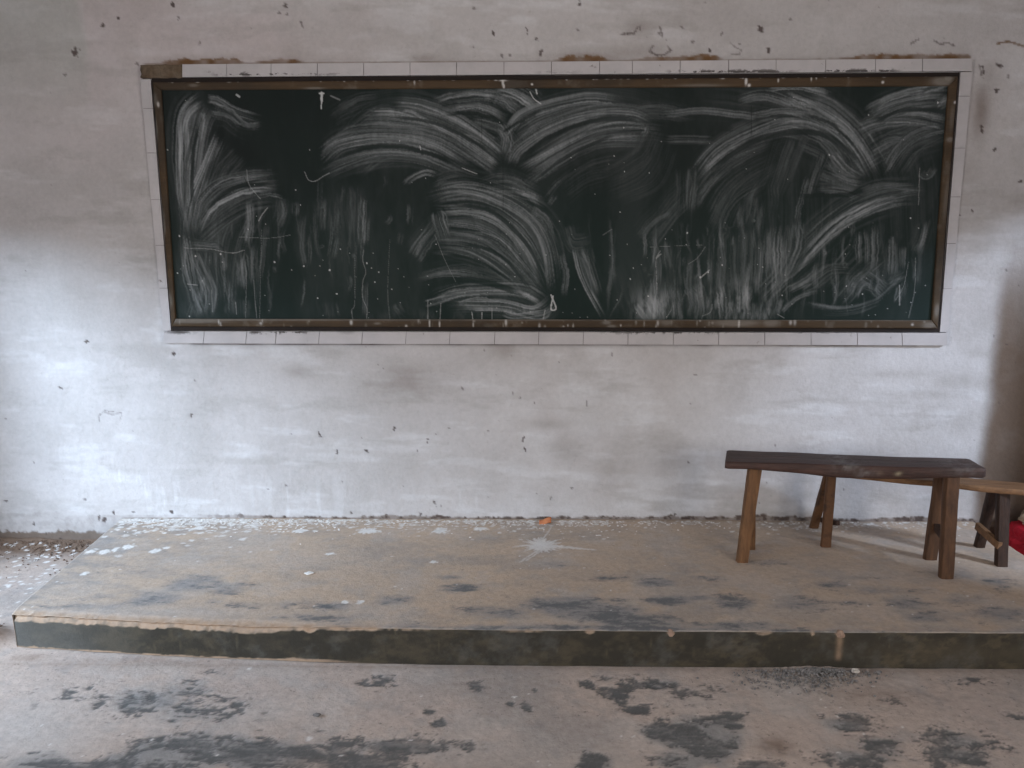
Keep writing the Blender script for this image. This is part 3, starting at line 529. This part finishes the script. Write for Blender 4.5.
for p, wd in (([(700,184),(722,160),(752,141),(790,132),(820,134),(848,152),(866,182)],6),([(388,116),(440,126),(500,158)],4),([(345,151),(400,147),(470,168)],5),([(445,115),(480,114),(512,127)],4),([(512,164),(550,138),(600,120),(650,119)],5),([(530,184),(570,155),(620,133)],3.5),
  ([(440,205),(490,211),(530,248),(548,292)],5),([(450,240),(500,256),(536,296)],4),([(425,287),(470,280),(530,296)],7),([(768,298),(805,268),(850,228),(900,206)],6),([(868,124),(905,110),(948,112)],4),([(200,118),(193,160),(194,212)],4),([(203,212),(235,188),(280,184)],4.5),
  ([(436,250),(480,262),(520,286)],3),([(500,134),(516,124),(545,108)],3),([(800,112),(830,124),(858,150)],3),([(655,128),(700,126),(740,128)],10),([(230,130),(260,140),(300,150)],16),([(790,196),(840,196),(868,190)],5)):
    one(p, wd, 0, .8, (.15, .15), None, 1.0)
g = rngf(404)
for k in range(210):                       # thin vertical wipe and drip marks
    z_ = g.random()
    if z_ < .5: u = g.normal(745, 60); v0 = g.uniform(200, 280); v1 = min(321, v0+abs(g.normal(45, 25)))
    elif z_ < .75: u = g.normal(235, 38); v0 = g.uniform(190, 280); v1 = min(319, v0+abs(g.normal(40, 20)))
    elif z_ < .85: u = g.normal(350, 30); v0 = g.uniform(170, 280); v1 = min(319, v0+abs(g.normal(35, 20)))
    else: u = g.uniform(640, 920); v0 = g.uniform(210, 290); v1 = min(321, v0+abs(g.normal(30, 15)))
    if not 178 < u < 928: continue
    one([(u, v0), (u+g.normal(0, 2), (v0+v1)/2), (u+g.normal(0, 3), v1)], g.uniform(2, 7), g.uniform(.08, .34), .1, (.3, .3), None, 1.0)
chalk = blur(chalk, 1)
spot = np.zeros((nx, nz)); scar = np.zeros((nx, nz))
def trace(mask, pts, wpx, s, wob=0.0):
    g = rngf(int(pts[0][0]*7+pts[0][1])); c = spline(pts, int(60+len(pts)*60))
    for k, (x, z) in enumerate(c[::2]): splat(mask, bxs, bzs, x+wob*math.sin(k*.4), z, wpx*.0036, wpx*.0036, 0, s*g.uniform(.4, .9), .2)
for p, wd, s in (([(364,250),(363,260),(366,272),(363,282),(363,298),(367,308),(367,319)],.5,.35),([(355,258),(355,302),(352,310),(353,319)],.5,.3),([(390,240),(388,290),(390,319)],.45,.25),([(247,270),(246,318)],.5,.3),([(254,280),(257,318)],.5,.32),([(262,230),(260,318)],.5,.28),([(212,290),(213,312)],.5,.3),([(236,302),(237,314)],.6,.4),
   ([(185,248),(210,249),(232,253),(245,250)],.5,.5),([(240,237),(270,238),(291,235)],.4,.35),([(268,208),(263,214),(259,221)],.6,.6),([(188,284),(198,285)],.6,.5),([(305,172),(309,180),(316,181),(324,176),(330,173)],.5,.45),([(428,300),(428,322)],.6,.4),([(441,303),(440,322)],.6,.4),([(472,312),(473,320)],.6,.6),([(482,312),(482,320)],.5,.5),([(492,308),(492,320)],.5,.5),
   ([(435,235),(445,260),(456,282)],.4,.3),([(919,168),(918,205)],.45,.4),([(915,258),(914,290),(908,318)],.5,.35),([(899,285),(899,305)],.8,.55),([(933,315),(938,300)],.5,.5),([(908,262),(903,286),(895,300)],.4,.35),
   ([(660,251),(656,258),(661,254),(656,260),(657,290)],.5,.5),([(688,264),(697,258),(705,247)],.35,.4),([(650,247),(673,246),(702,245)],.3,.3),([(700,278),(709,270)],.7,.6),([(702,316),(710,312),(712,304)],.5,.35),([(777,314),(784,318)],.5,.4),([(603,235),(612,229)],.4,.3),([(666,318),(671,310)],.5,.3),
   ([(551,295),(556,308),(551,309),(553,296)],1.0,.9),([(545,310),(543,320)],.5,.6),([(322,93),(322,101)],1.7,1.0),([(322,98),(321.5,109)],.8,1.0),([(320,93.5),(324,93.5)],1.1,1.0),([(237,95),(240,97)],1.2,.8),([(530,92),(534,99),(541,104)],.7,.8),([(536,90),(537,94)],.9,.9),([(331,96),(340,100)],1.0,.3),([(420,146),(421,150)],.6,.8),([(477,174),(462,168)],.5,.6),
   ([(247,170),(249,183),(254,191),(261,199)],.5,.35)):
    trace(spot, p, wd, s*.8)
for p, wd, s in (([(751,106),(751,136)],.5,.9),([(482,120),(482,142)],.5,.8),([(503,160),(503,210)],.4,.8),([(505,92),(498,95)],.5,.3),([(245,178),(250,190)],.6,.8),([(811,186),(840,190),(860,196)],1.2,.5)): trace(scar, p, wd, s)
g = rngf(99)
for k in range(120):
    u = g.uniform(180, 930); v = g.uniform(95, 318) if k % 3 == 0 else 318-abs(g.exponential(45)); c = wall(u, v)
    s = g.uniform(.0014, .0024); splat(spot, bxs, bzs, c[0], c[1], s, s, 0, g.uniform(.35, .9), .3, k % 30)
for u, v, r in ((330,270,2),(337,294,1.6),(367,263,1.5),(379,272,1.4),(375,282,1.2),(614,156,1),(649,173,1.2),(595,194,1),(630,279,1.5),(633,268,1),(648,296,1.6),(617,300,1.3),(571,158,1),(700,277,2),(708,272,1.5),(868,115,1.4),(829,155,1.6),(937,103,1.5),(687,233,1.4),(665,239,1),(722,265,1.6),(196,256,1.6),(180,236,1.4),(221,254,1.6),(304,266,1.6),(292,270,1),(275,262,1.6),(318,298,1.2),(918,228,1.2),(910,218,1.2),(862,294,1.3),(846,286,1.2),(845,254,1),(178,273,1.2),(168,150,1.3),(310,150,1),(296,190,1.4),(301,205,1),(400,141,1)):
    c = wall(u, v); splat(spot, bxs, bzs, c[0], c[1], r*.0021, r*.0024, 0, .8, .4, int(u))
XX, ZZ = np.meshgrid(bxs, bzs, indexing='ij')
grain = fbm(XX, ZZ*.5, 60, 3, 301)
chalk = np.clip(chalk*(.75+.5*grain)+.075*sstep(.35, .8, fbm(XX, ZZ*.35, 4, 6, 311, .7)), 0, 1)
c0 = wall(650, 305); c1 = wall(745, 305); c2 = wall(690, 312)
cl = (blob(XX, ZZ, c0[0], c0[1], .10, .08)+blob(XX, ZZ, c1[0], c1[1], .16, .10)+.7*blob(XX, ZZ, c2[0], c2[1], .12, .06)+.25*blob(XX, ZZ, wall(215, 300)[0], c0[1], .2, .1)+.25*blob(XX, ZZ, wall(430, 318)[0], c2[1]-.02, .3, .03))
chalk = np.clip(chalk+cl*sstep(.42, .72, fbm(XX, ZZ*.35, 22, 5, 331, .65))*.55, 0, 1)
green = np.clip(.35+.65*sstep(2.0, 1.25, ZZ)*1.0+(fbm(XX, ZZ, 2, 3, 321)-.5)*.6, 0, 1)
P = np.stack([XX, np.full_like(XX, -.006), ZZ], -1)
me = grid_mesh('writing_surface', P[:, ::-1], {k: a[:, ::-1] for k, a in dict(chalk=chalk**1.25*.82, spot=spot, scar=scar, green=green).items()})
link('writing_surface', me, M_board, brd)
def rail(quad, name='frame_rail', horizontal=True, dots=None, mt=M_rail):
    # quad corners TL TR BR BL, dense front face so dust marks can be carried
    TL, TR_, BR_, BL_ = [np.array(q) for q in quad]
    n, m_ = (900, 14) if horizontal else (14, 300)
    s, t = np.meshgrid(np.linspace(0, 1, n), np.linspace(0, 1, m_), indexing='ij'); s = s[..., None]; t = t[..., None]
    Q = (TL*(1-s)+TR_*s)*(1-t)+(BL_*(1-s)+BR_*s)*t
    X_, Z_ = Q[..., 0], Q[..., 1]
    e = np.minimum(np.minimum(s[..., 0], 1-s[..., 0])*n, np.minimum(t[..., 0], 1-t[..., 0])*m_)
    th = .019; Yq = -th+.003*np.exp(-e)
    ch = sstep(.62, .8, fbm(X_, Z_, 14, 5, 401))*.2; grime = sstep(.5, .8, fbm(X_, Z_, 3, 4, 411))*.5; sp = np.zeros_like(X_)
    for u, v, rx, ry, a, kind in dots or ():
        c = wall(u, v); b = np.clip(1.6*blob(X_, Z_, c[0], c[1], rx*.0046, ry*.0046), 0, 1)*a
        if kind: sp = np.maximum(sp, b)
        else: ch = np.maximum(ch, b)
    Pm = np.stack([X_, Yq, Z_], -1)
    # add the edge faces by padding the sheet back to the wall
    top_ = Pm[:, :1].copy(); top_[..., 1] = -.002; bot_ = Pm[:, -1:].copy(); bot_[..., 1] = -.002
    Pm = np.concatenate([top_, Pm, bot_], 1); lf_ = Pm[:1].copy(); lf_[..., 1] = -.002; rt_ = Pm[-1:].copy(); rt_[..., 1] = -.002
    Pm = np.concatenate([lf_, Pm, rt_], 0); pad = lambda a: np.pad(a, 1, mode='edge')
    me = grid_mesh(name, Pm, dict(chalk=pad(ch), grime=pad(grime), spot=pad(sp)))
    return link(name, me, mt, brd)
g = rngf(17)
td = [(g.uniform(165, 945), 0, g.uniform(.5, 1.6), g.uniform(.3, .8), g.uniform(.3, .9), 1) for _ in range(75)]
td = [(u, 83-(u-165)*6/780+g.uniform(-1.5, .5), rx, ry, a, k) for u, v, rx, ry, a, k in td]
td += [(503,83,.8,3,1,1),(503,81,3,.8,.9,1),(504,87,.8,2,.8,1),(745,82,1,3,1,1),(748,86,1.2,1.2,1,1),(742,78,1,1,.9,1),(810,79,.5,2,.9,1),(815,78,.5,1.5,.9,1),(777,81,.6,1.5,.8,1),(881,83,1,1,1,1),(532,85,.8,.8,1,1),(415,83,.6,2,.6,1),(195,86,4,1.2,.5,0),(940,82,9,4,.55,0),(946,79,4,3,.7,0),(315,89,8,1,.5,0),(700,86,20,1.2,.3,0)]
rail([mid_[0], mid_[1], inner[1], inner[0]], dots=td)
bd = [(g.uniform(180, 930), g.uniform(319, 327), g.uniform(.5, 1.2), g.uniform(.5, 3), g.uniform(.2, .7), int(g.random() > .6)) for _ in range(60)]
bd += [(u, 319.3, 14, .8, .55, 0) for u in range(180, 930, 16)]+[(735,322,22,4,.55,0),(770,322,8,4,.5,0),(606,322,4,2,.7,0),(611,326,4,1.5,.7,0),(666,321,6,4,.45,0),(195,321,30,1.5,.4,0),(378,323,3,1,.6,0),(430,323,.6,4,.7,1),(440,324,.6,3,.7,1),(352,322,1.2,2,.7,1),(506,322,1,3,.6,1),(738,323,.7,4,.8,1),(927,325,6,3,.45,0)]
rail([inner[3], inner[2], mid_[2], mid_[3]], dots=bd)
rail([mid_[0], inner[0], inner[3], mid_[3]], horizontal=False, dots=[(158,130,1.2,9,.7,0),(160,105,1,2,.7,1),(164,216,2,6,.6,0),(166,225,1,8,.7,0),(157,100,2,5,.5,0),(172,300,2,6,.3,0)])
rail([inner[1], mid_[1], mid_[2], inner[2]], horizontal=False, dots=[(953,103,1,1,1,1),(948,140,3,2,.5,0),(935,310,2,6,.5,0),(944,200,2,20,.25,0),(950,118,2,10,.25,0)])

# ------------------------------------------------------------------ tile borders
def lerp2(a, b, t): return (a[0]+(b[0]-a[0])*t, a[1]+(b[1]-a[1])*t)
def tiles(name, A0, A1, B0, B1, cuts, horizontal, lift=.011):
    # A0->A1 outer edge, B0->B1 inner edge, cuts as fractions along
    bm = bmesh.new(); gb = bmesh.new(); slab(gb, [A0, A1, B1, B0], .01, -lift+.004)
    cuts = [0]+sorted(cuts)+[1]; L = math.hypot(A1[0]-A0[0], A1[1]-A0[1]); gp = .0014/L
    for i, (a, b) in enumerate(zip(cuts[:-1], cuts[1:])):
        q = [lerp2(A0, A1, a+gp), lerp2(A0, A1, b-gp), lerp2(B0, B1, b-gp), lerp2(B0, B1, a+gp)]
        slab(bm, q, .008, -lift-.0015*((i*37) % 5)/5)
    me = bpy.data.meshes.new('t'); gb.to_mesh(me); gb.free()
    nf0 = len(bm.faces); bm.from_mesh(me); bm.faces.ensure_lookup_table()
    for f in bm.faces[nf0:]: f.material_index = 1
    bmesh.ops.recalc_face_normals(bm, faces=bm.faces[:])
    o = bm_obj(name, bm, M_tile); o.data.materials.append(M_grout); o['kind'] = 'structure'; return o
def fx(lst, a, b): return [(v-a)/(b-a) for v in lst]
tiles('trim_1', wall(183, 64.8), wall(971, 59), wall(183, 77.6), wall(971, 71.5), fx([228.3,273.3,320,366.7,413.3,460,507.5,555,603,635.5,683,731,778,827,876,922], 183, 971), True)
tiles('trim_2', wall(163.7, 343), wall(946.5, 345), wall(165, 331), wall(946, 332.6), fx([205,248,278,321.6,365,409,453,498,542,586.5,631,676,721,766.6,812.4,858,902], 164, 946.5), True)
tiles('trim_3', wall(140.6, 79.5), wall(163.4, 331), wall(151, 79.5), wall(171.3, 331), fx([107,150,196,242,286], 79.5, 331), False, .004)
tiles('trim_4', wall(972, 72), wall(947.5, 332.3), wall(960.2, 72), wall(939.5, 332.3), fx([95,145,193,240,286.5], 72, 332.3), False, .004)
bm = bmesh.new(); q = [wall(142, 65.5), wall(183, 65), wall(183, 78.3), wall(142, 78.3)]; slab(bm, q, .01, -.010)
bmesh.ops.subdivide_edges(bm, edges=bm.edges[:], cuts=9, use_grid_fill=True)
for v in bm.verts:
    nn = mnoise.noise(v.co*55); v.co += Vector((nn*.004, nn*.005, mnoise.noise(v.co*43+Vector((5, 1, 2)))*.004))
bm_obj('trim_5', bm, M_mortar, smooth=True)['kind'] = 'structure'

# ------------------------------------------------------------------ benches
def plank(name, mat, parent, fl_, fr_, bl_, br_, ztop, thick, seed, dust=()):
    # corners in plan (front left, front right, back left, back right); thick(s) thickness profile
    ns, nt_ = 150, 26; corner = .010
    s = np.linspace(0, 1, ns)[:, None]; ring = []
    A, B, C_, D_ = [np.array(p, float) for p in (fl_, fr_, bl_, br_)]
    front = A+(B-A)*s; back = C_+(D_-C_)*s
    g = rngf(seed); zt_ = ztop+.0025*(vnoise(s[:, 0]*7, s[:, 0]*0, seed)-.5)*2; th = thick(s[:, 0])
    prof = []                                # cross-section: (across 0 front..1 back, drop 0 top..1 bottom)
    for a in np.linspace(.045, .955, 14): prof.append((a, 0))
    prof += [(.985, .08), (1, .22), (1.0, .5), (.995, .8), (.97, .97)]
    for a in np.linspace(.95, .05, 8): prof.append((a, 1))
    prof += [(.02, .97), (.0, .8), (0, .5), (0, .25), (.012, .08)]
    pr = np.array(prof+[prof[0]])
    P_ = np.zeros((ns, len(pr), 3))
    endr = np.minimum(1, np.minimum(s[:, 0], 1-s[:, 0])*70)  # ends drawn in slightly so the corners are soft
    for j, (a, d) in enumerate(pr):
        aa = .5+(a-.5)*(.955+.045*endr)
        P_[:, j, :2] = front*(1-aa[:, None])+back*aa[:, None]; dd = .5+(d-.5)*(.86+.14*endr); P_[:, j, 2] = zt_-th*dd
        wob = .004*(vnoise(s[:, 0]*9+3, s[:, 0]*0+j*.33, seed+3)-.5); P_[:, j, 2] += wob*(d > .2)-.001*(a > .4)*(a < .6)*(d < .1)
        P_[:, j, 1] += .005*(vnoise(s[:, 0]*6, s[:, 0]*0+(7 if a > .5 else 2), seed+5)-.5)
    n = len(pr)
    c0 = np.repeat(P_[:1].mean(1, keepdims=True), n, 1); c1 = np.repeat(P_[-1:].mean(1, keepdims=True), n, 1)
    P_ = np.concatenate([c0, P_, c1], 0)
    du = np.zeros(P_.shape[:2]); cu = np.zeros_like(du)
    for x, y, z, r, a, kind in dust:
        b = np.exp(-(((P_[..., 0]-x)/r)**2+((P_[..., 2]-z)/(r*.5 if kind == 0 else r*.35))**2))*a
        if kind: cu = np.maximum(cu, b)
        else: du = np.maximum(du, b*sstep(.3, .75, fbm(P_[..., 0], P_[..., 1]+P_[..., 2]*1.3, 45, 4, 77, .7))*1.4)
    me = grid_mesh(name, P_, dict(dust=np.clip(du, 0, 1), cut=np.clip(cu, 0, 1)))
    o = link(name, me, mat, parent)
    return o
def post(name, mat, parent, top_, foot, wt, wb, dt, db, twist=0.0, seed=0):
    # squared, tapering, hand-hewn post; wt/wb width in x, dt/db depth in y
    T, B = Vector(top_), Vector(foot); bm = bmesh.new(); rings = []; n = 16; cs = 12
    for i in range(n+1):
        t = i/n; c = T.lerp(B, t); w_ = (wt+(wb-wt)*t)/2; d_ = (dt+(db-dt)*t)/2; r = []
        for k in range(cs):
            a = 2*math.pi*(k+.5)/cs; ca, sa = math.cos(a), math.sin(a); p = (abs(ca)**5+abs(sa)**5)**(-1/5)
            q = Vector((ca*p*w_, sa*p*d_, 0)); q.rotate(Matrix.Rotation(twist, 3, 'Z'))
            nz_ = mnoise.noise(Vector((k*.9, i*.35, seed*3.1)))*.0028
            r.append(bm.verts.new(c+q*(1+nz_*18)))
        rings.append(r)
    for a, b in zip(rings[:-1], rings[1:]):
        for k in range(cs): bm.faces.new((a[k], a[(k+1) % cs], b[(k+1) % cs], b[k]))
    bm.faces.new(rings[0]); bm.faces.new(rings[-1][::-1])
    o = bm_obj(name, bm, mat, parent)
    for p in o.data.polygons: p.use_smooth = len(p.vertices) == 4
    try:
        o.data.set_sharp_from_angle(angle=math.radians(38))
    except Exception: pass
    return o
def barpiece(name, mat, parent, a, b, w_, h_, label=None):
    a, b = Vector(a), Vector(b); d = (b-a).normalized(); s = d.cross(Vector((0, 0, 1))).normalized(); u = s.cross(d); bm = bmesh.new(); rr = []
    for i in range(9):
        t = i/8; c = a.lerp(b, t); k = 1+.08*mnoise.noise(Vector((t*4, w_*90, 1)))
        rr.append([bm.verts.new(c+s*(x*w_/2*k)+u*(z*h_/2*k)) for x, z in ((-1, -1), (1, -1), (1, 1), (-1, 1))])
    for p, q in zip(rr[:-1], rr[1:]):
        for k in range(4): bm.faces.new((p[k], p[(k+1) % 4], q[(k+1) % 4], q[k]))
    bm.faces.new(rr[0]); bm.faces.new(rr[-1][::-1])
    o = bm_obj(name, bm, mat, parent, bevel=0)
    if label: o['label'] = label
    return o
# dark bench
HA = .455
fl_ = top(725, 462.5, HA)[:2]; fr_ = top(987, 469, HA)[:2]; bk_l = top(727, 450, HA)[:2]; bk_r = top(969, 458.5, HA)[:2]
A = empty('bench', (float((fl_[0]+fr_[0])/2), float((fl_[1]+bk_r[1])/2), HP), 'dark brown wooden bench with a thick worn plank seat, nearest on the platform', 'bench')
sm = lambda s: .030+.027*np.exp(-((s-.52)/.27)**2)+.012*sstep(.5, .95, s)
cx_ = lambda u, v, h: top(u, v, h)
d1 = top(846, 464, HA); d2 = top(866, 471, HA-.02); d3 = top(955, 461, HA); d4 = top(900, 463, HA)
dust = [(d1[0], 0, HP+HA, .05, .8, 0), (d2[0], 0, HP+HA-.03, .045, .7, 0), (d3[0], 0, HP+HA, .07, .45, 0), (top(882, 472, HA-.02)[0], 0, HP+HA-.035, .012, 1, 1), (top(901, 473, HA-.02)[0], 0, HP+HA-.03, .012, 1, 1)]
seat = plank('seat', M_darkwood, A, fl_, fr_, bk_l, bk_r, HP+HA, sm, 31, dust)
fy = lambda u: float(np.interp(u, [742, 947], [fl_[1], fr_[1]])); byy = lambda u: float(np.interp(u, [742, 947], [bk_l[1], bk_r[1]]))
def leg(par, mat, u0, yt, zt_, u1, v1, wpx0, wpx1, dep=.045, seed=0, label=None, twist=0.0):
    f = top(u1, v1); T = (x_at(u0, yt, HP+zt_), yt, HP+zt_)
    o = post('leg', mat, par, T, (float(f[0]), float(f[1])+.012, HP-.001), wpx0*.0044, wpx1*.0044, dep, dep*.85, twist, seed)
    if label: o['label'] = label
    return o, Vector(T), Vector((float(f[0]), float(f[1])+.012, HP))
ym = (fy(742)+byy(742))/2; ymr = (fy(947)+byy(947))/2
L1 = leg(A, M_leg, 755.5, ym-.035, HA-.018, 742.5, 562.5, 13.5, 11.5, .05, 1)
L2 = leg(A, M_leg, 752, ym+.045, HA-.018, 751.5, 550, 8, 8.5, .04, 2)
L3 = leg(A, M_legmid, 951.5, ymr-.035, HA-.03, 947, 578.5, 13, 12.5, .05, 3)
L4 = leg(A, M_legmid, 943, ymr+.045, HA-.03, 931, 560, 12.5, 12.5, .045, 4)
def between(P_, Q_, t): return P_.lerp(Q_, t)
barpiece('stretcher', M_legdark, A, between(L3[1], L3[2], .66), between(L4[1], L4[2], .62), .022, .030)
barpiece('stretcher', M_leg, A, between(L1[1], L1[2], .80), between(L2[1], L2[2], .78), .022, .034)
# lighter, lower bench behind
HB = .345
yb0 = at(957, 486, 2, HP+HB); 
bfl = top(812, 469.5, HB)[:2]; bfr = top(1056, 493.3, HB)[:2]; bfm = top(957, 486.0, HB); bbm = top(957, 477.5, HB)
vecw = (bbm-bfm)[:2]; dirn = np.array(bfr)-np.array(bfl); dirn /= np.linalg.norm(dirn); nrm_ = np.array([-dirn[1], dirn[0]]); wB = .115
bfl = np.array(bfl); bfr = np.array(bfr)
print('BENCHB', bfl, bfr, bfm, bbm)
Bn = empty('bench', (float((bfl[0]+bfr[0])/2), float((bfl[1]+bfr[1])/2), HP), 'lower bench with a light tan plank seat, standing behind the dark bench', 'bench')
plank('seat', M_tanwood, Bn, bfl, bfr, bfl+nrm_*wB, bfr+nrm_*wB, HP+HB, lambda s: .026+0*s, 47)
ymid = lambda x: float(np.interp(x, [bfl[0], bfr[0]], [bfl[1], bfr[1]]))+wB/2
K1 = leg(Bn, M_legscorch, 831.5, ymid(1.40)-.02, HB-.02, 826.5, 547.5, 9, 10.5, .035, 5)
K2 = leg(Bn, M_legscorch, 829, ymid(1.42)+.03, HB-.02, 814.5, 528.5, 8, 9.5, .035, 6)
K3 = leg(Bn, M_legdark, 1003, ymid(2.05)-.02, HB-.02, 1002.5, 567, 11.5, 11, .04, 7, 'dark brown leg')
K4 = leg(Bn, M_legdark, 994, ymid(2.05)+.03, HB-.02, 980.5, 547.5, 9, 9.5, .04, 8, 'dark brown leg')
pa = at(1000, 546, 1, K3[1].lerp(K3[2], .85).y-.012); pb = at(977, 525.5, 1, K4[1].lerp(K4[2], .6).y-.012)
barpiece('stretcher', M_tanwood, Bn, pa, pb, .018, .032, 'pale brown crossbar')
pa = at(822, 520, 1, K2[1].lerp(K2[2], .6).y); pb = at(838, 523, 1, K1[1].lerp(K1[2], .7).y+.03)
barpiece('stretcher', M_legdark, Bn, pa, pb, .018, .022)

# ------------------------------------------------------------------ red bundle beside the platform
rc = (2.455, -.19, .0)
Rd = empty('cloth_bundle', rc, 'red cloth bundle with beige top lying in the corner past the platform', 'bundle')
def lump(name, mat, par, c, r, seed, amp=.12, flat=0.0):
    bm = bmesh.new(); bmesh.ops.create_icosphere(bm, subdivisions=5, radius=1)
    for v in bm.verts:
        n_ = mnoise.fractal(v.co*2.2+Vector((seed, 0, 0)), .8, 2.1, 4)*amp+abs(mnoise.noise(v.co*5+Vector((0, seed, 0))))*amp*.5
        v.co = Vector((v.co.x*r[0]*(1+n_), v.co.y*r[1]*(1+n_), v.co.z*r[2]*(1+n_)))+Vector(c)
        if flat is not None and v.co.z < flat: v.co.z = flat+(v.co.z-flat)*.05
    return bm_obj(name, bm, mat, par, smooth=True)
lump('red_cloth', M_red, Rd, (rc[0], rc[1], .115), (.17, .15, .115), 3, .14, .0)
lump('beige_cloth', M_beige, Rd, (rc[0]+.02, rc[1]+.02, .215), (.125, .12, .05), 8, .14, .15)

# ------------------------------------------------------------------ debris
def shard(name, c, r, mat, seed, thick=.3, group=None, label=None, cat=None, parent=None, rot=0.0, sub=2):
    bm = bmesh.new(); bmesh.ops.create_icosphere(bm, subdivisions=sub, radius=1)
    for v in bm.verts:
        n_ = 1+.45*mnoise.noise(v.co*1.7+Vector((seed*1.3, seed, 0))); x, y = v.co.x*r*n_, v.co.y*r*.75*n_
        v.co = Vector((c[0]+x*math.cos(rot)-y*math.sin(rot), c[1]+x*math.sin(rot)+y*math.cos(rot), c[2]+v.co.z*r*thick*n_))
    o = bm_obj(name, bm, mat)
    tag(o, label, cat, group); return o
p = top(309, 574); shard('plaster_flake', (p[0], p[1], HP+.004), .020, M_flake, 3, .18, None, 'white plaster flake lying alone on the left half of the platform', 'flake')
p = top(545, 521); bm = bmesh.new()
bmesh.ops.create_grid(bm, x_segments=10, y_segments=6, size=1)
for v in bm.verts: v.co = Vector((float(p[0])+v.co.x*.030, -.045+v.co.y*.016+v.co.x*.010, HP+.012+.003*math.sin(v.co.x*3)+.004*v.co.x+.008*v.co.y))
r_ = bmesh.ops.solidify(bm, geom=bm.faces[:], thickness=.003)
tag(bm_obj('paper_scrap', bm, M_orange, smooth=True), 'crumpled orange scrap at the foot of the wall above the white paint burst', 'scrap')
p = fl(855, 674); shard('pebble', (p[0], p[1], .012), .015, M_pale, 5, .6, None, 'pale pebble at the right end of the grey gravel patch by the platform', 'stone')
p = fl(879, 673); shard('pebble', (p[0], p[1], .004), .010, M_gravel, 9, .5, None, 'small dark pebble on the floor right of the pale one', 'stone')
p = fl(317, 716); shard('pebble', (p[0], p[1], .004), .013, M_gravel, 12, .4, None, 'dark flat chip alone on the pinkish floor left of centre', 'stone')
# loose gravel patch: uncountable
bm = bmesh.new(); g = rngf(61)
hx, hy = fl(812, 672); k = 0
for i in range(760):
    x = hx+g.normal(0, .10); y = hy+.01-abs(g.normal(0, .040)) if i % 2 else hy+g.normal(0, .018)
    if y > -1.142: continue
    if i > 520: x, y = hx-.08+g.normal(0, .14), hy-.05+g.normal(0, .045)
    if y > -1.142: continue
    r = g.uniform(.0018, .0065); z = .014*math.exp(-((x-hx-.02)/.13)**2-((y-hy-.03)/.04)**2)
    m_ = Matrix.Translation((x, y, z)) @ Matrix.Rotation(g.uniform(0, 6), 4, 'Z') @ Matrix.Diagonal((r, r*g.uniform(.6, 1), r*.7, 1))
    bmesh.ops.create_icosphere(bm, subdivisions=1, radius=1, matrix=m_)
tag(bm_obj('gravel', bm, M_gravel), 'patch of loose grey gravel on the floor against the platform front', 'gravel', None, 'stuff')
# flakes of whitewash and grit along the foot of the wall: uncountable
bm = bmesh.new(); g = rngf(62)
for i in range(1100):
    x = g.uniform(-2.0, XR-.05)
    if x > .5 and i % 2: continue
    if i % 3 == 0: x = g.uniform(-2.0, -.9)
    y = -.012-abs(g.exponential(.045)); 
    if y < -.4: continue
    r = g.uniform(.002, .0075); m_ = Matrix.Translation((x, y, HP+.002)) @ Matrix.Rotation(g.uniform(0, 6), 4, 'Z') @ Matrix.Rotation(g.uniform(-.3, .3), 4, 'X') @ Matrix.Diagonal((r, r*g.uniform(.4, 1), r*.22, 1))
    bmesh.ops.create_icosphere(bm, subdivisions=1, radius=1, matrix=m_)
tag(bm_obj('whitewash_flakes', bm, M_flake), 'scatter of white plaster flakes along the foot of the wall', 'flakes', None, 'stuff')
# brown grit on the low floor at far left
bm = bmesh.new(); g = rngf(63)
for i in range(700):
    x = -2.09-abs(g.normal(0, .35)); y = -.015-abs(g.exponential(.07))
    if i % 4 == 0: x, y = -2.1-abs(g.normal(0, .06)), -.98+g.normal(0, .06)
    if x < -3.05: continue
    r = g.uniform(.002, .0062); hz = .035*math.exp(y/.09)+.05*math.exp(-((x+2.12)/.1)**2-((y+.98)/.1)**2)
    m_ = Matrix.Translation((x, y, hz)) @ Matrix.Rotation(g.uniform(0, 6), 4, 'Z') @ Matrix.Diagonal((r, r*g.uniform(.5, 1), r*.6, 1))
    bmesh.ops.create_icosphere(bm, subdivisions=1, radius=1, matrix=m_)
M_rubble = material('brown_mortar_crumbs', (.20, .135, .10), (.13, .09, .065), 40, rough=.95)
tag(bm_obj('rubble', bm, M_rubble), 'brown crumbled mortar rubble on the floor left of the platform', 'rubble', None, 'stuff')
# stones lodged in the broken front edge
for u, v, r, lab in ((670,631.5,.016,'small tan stone bedded in the platform edge, right of centre'),(838,631,.017,'tan stone in the platform edge above the pale drip on the riser')):
    p = at(u, v, 2, HP-.012); shard('edge_stone', (float(p[0]), -1.118, HP-.012), r, M_stone, u, .9, None, lab, 'stone')
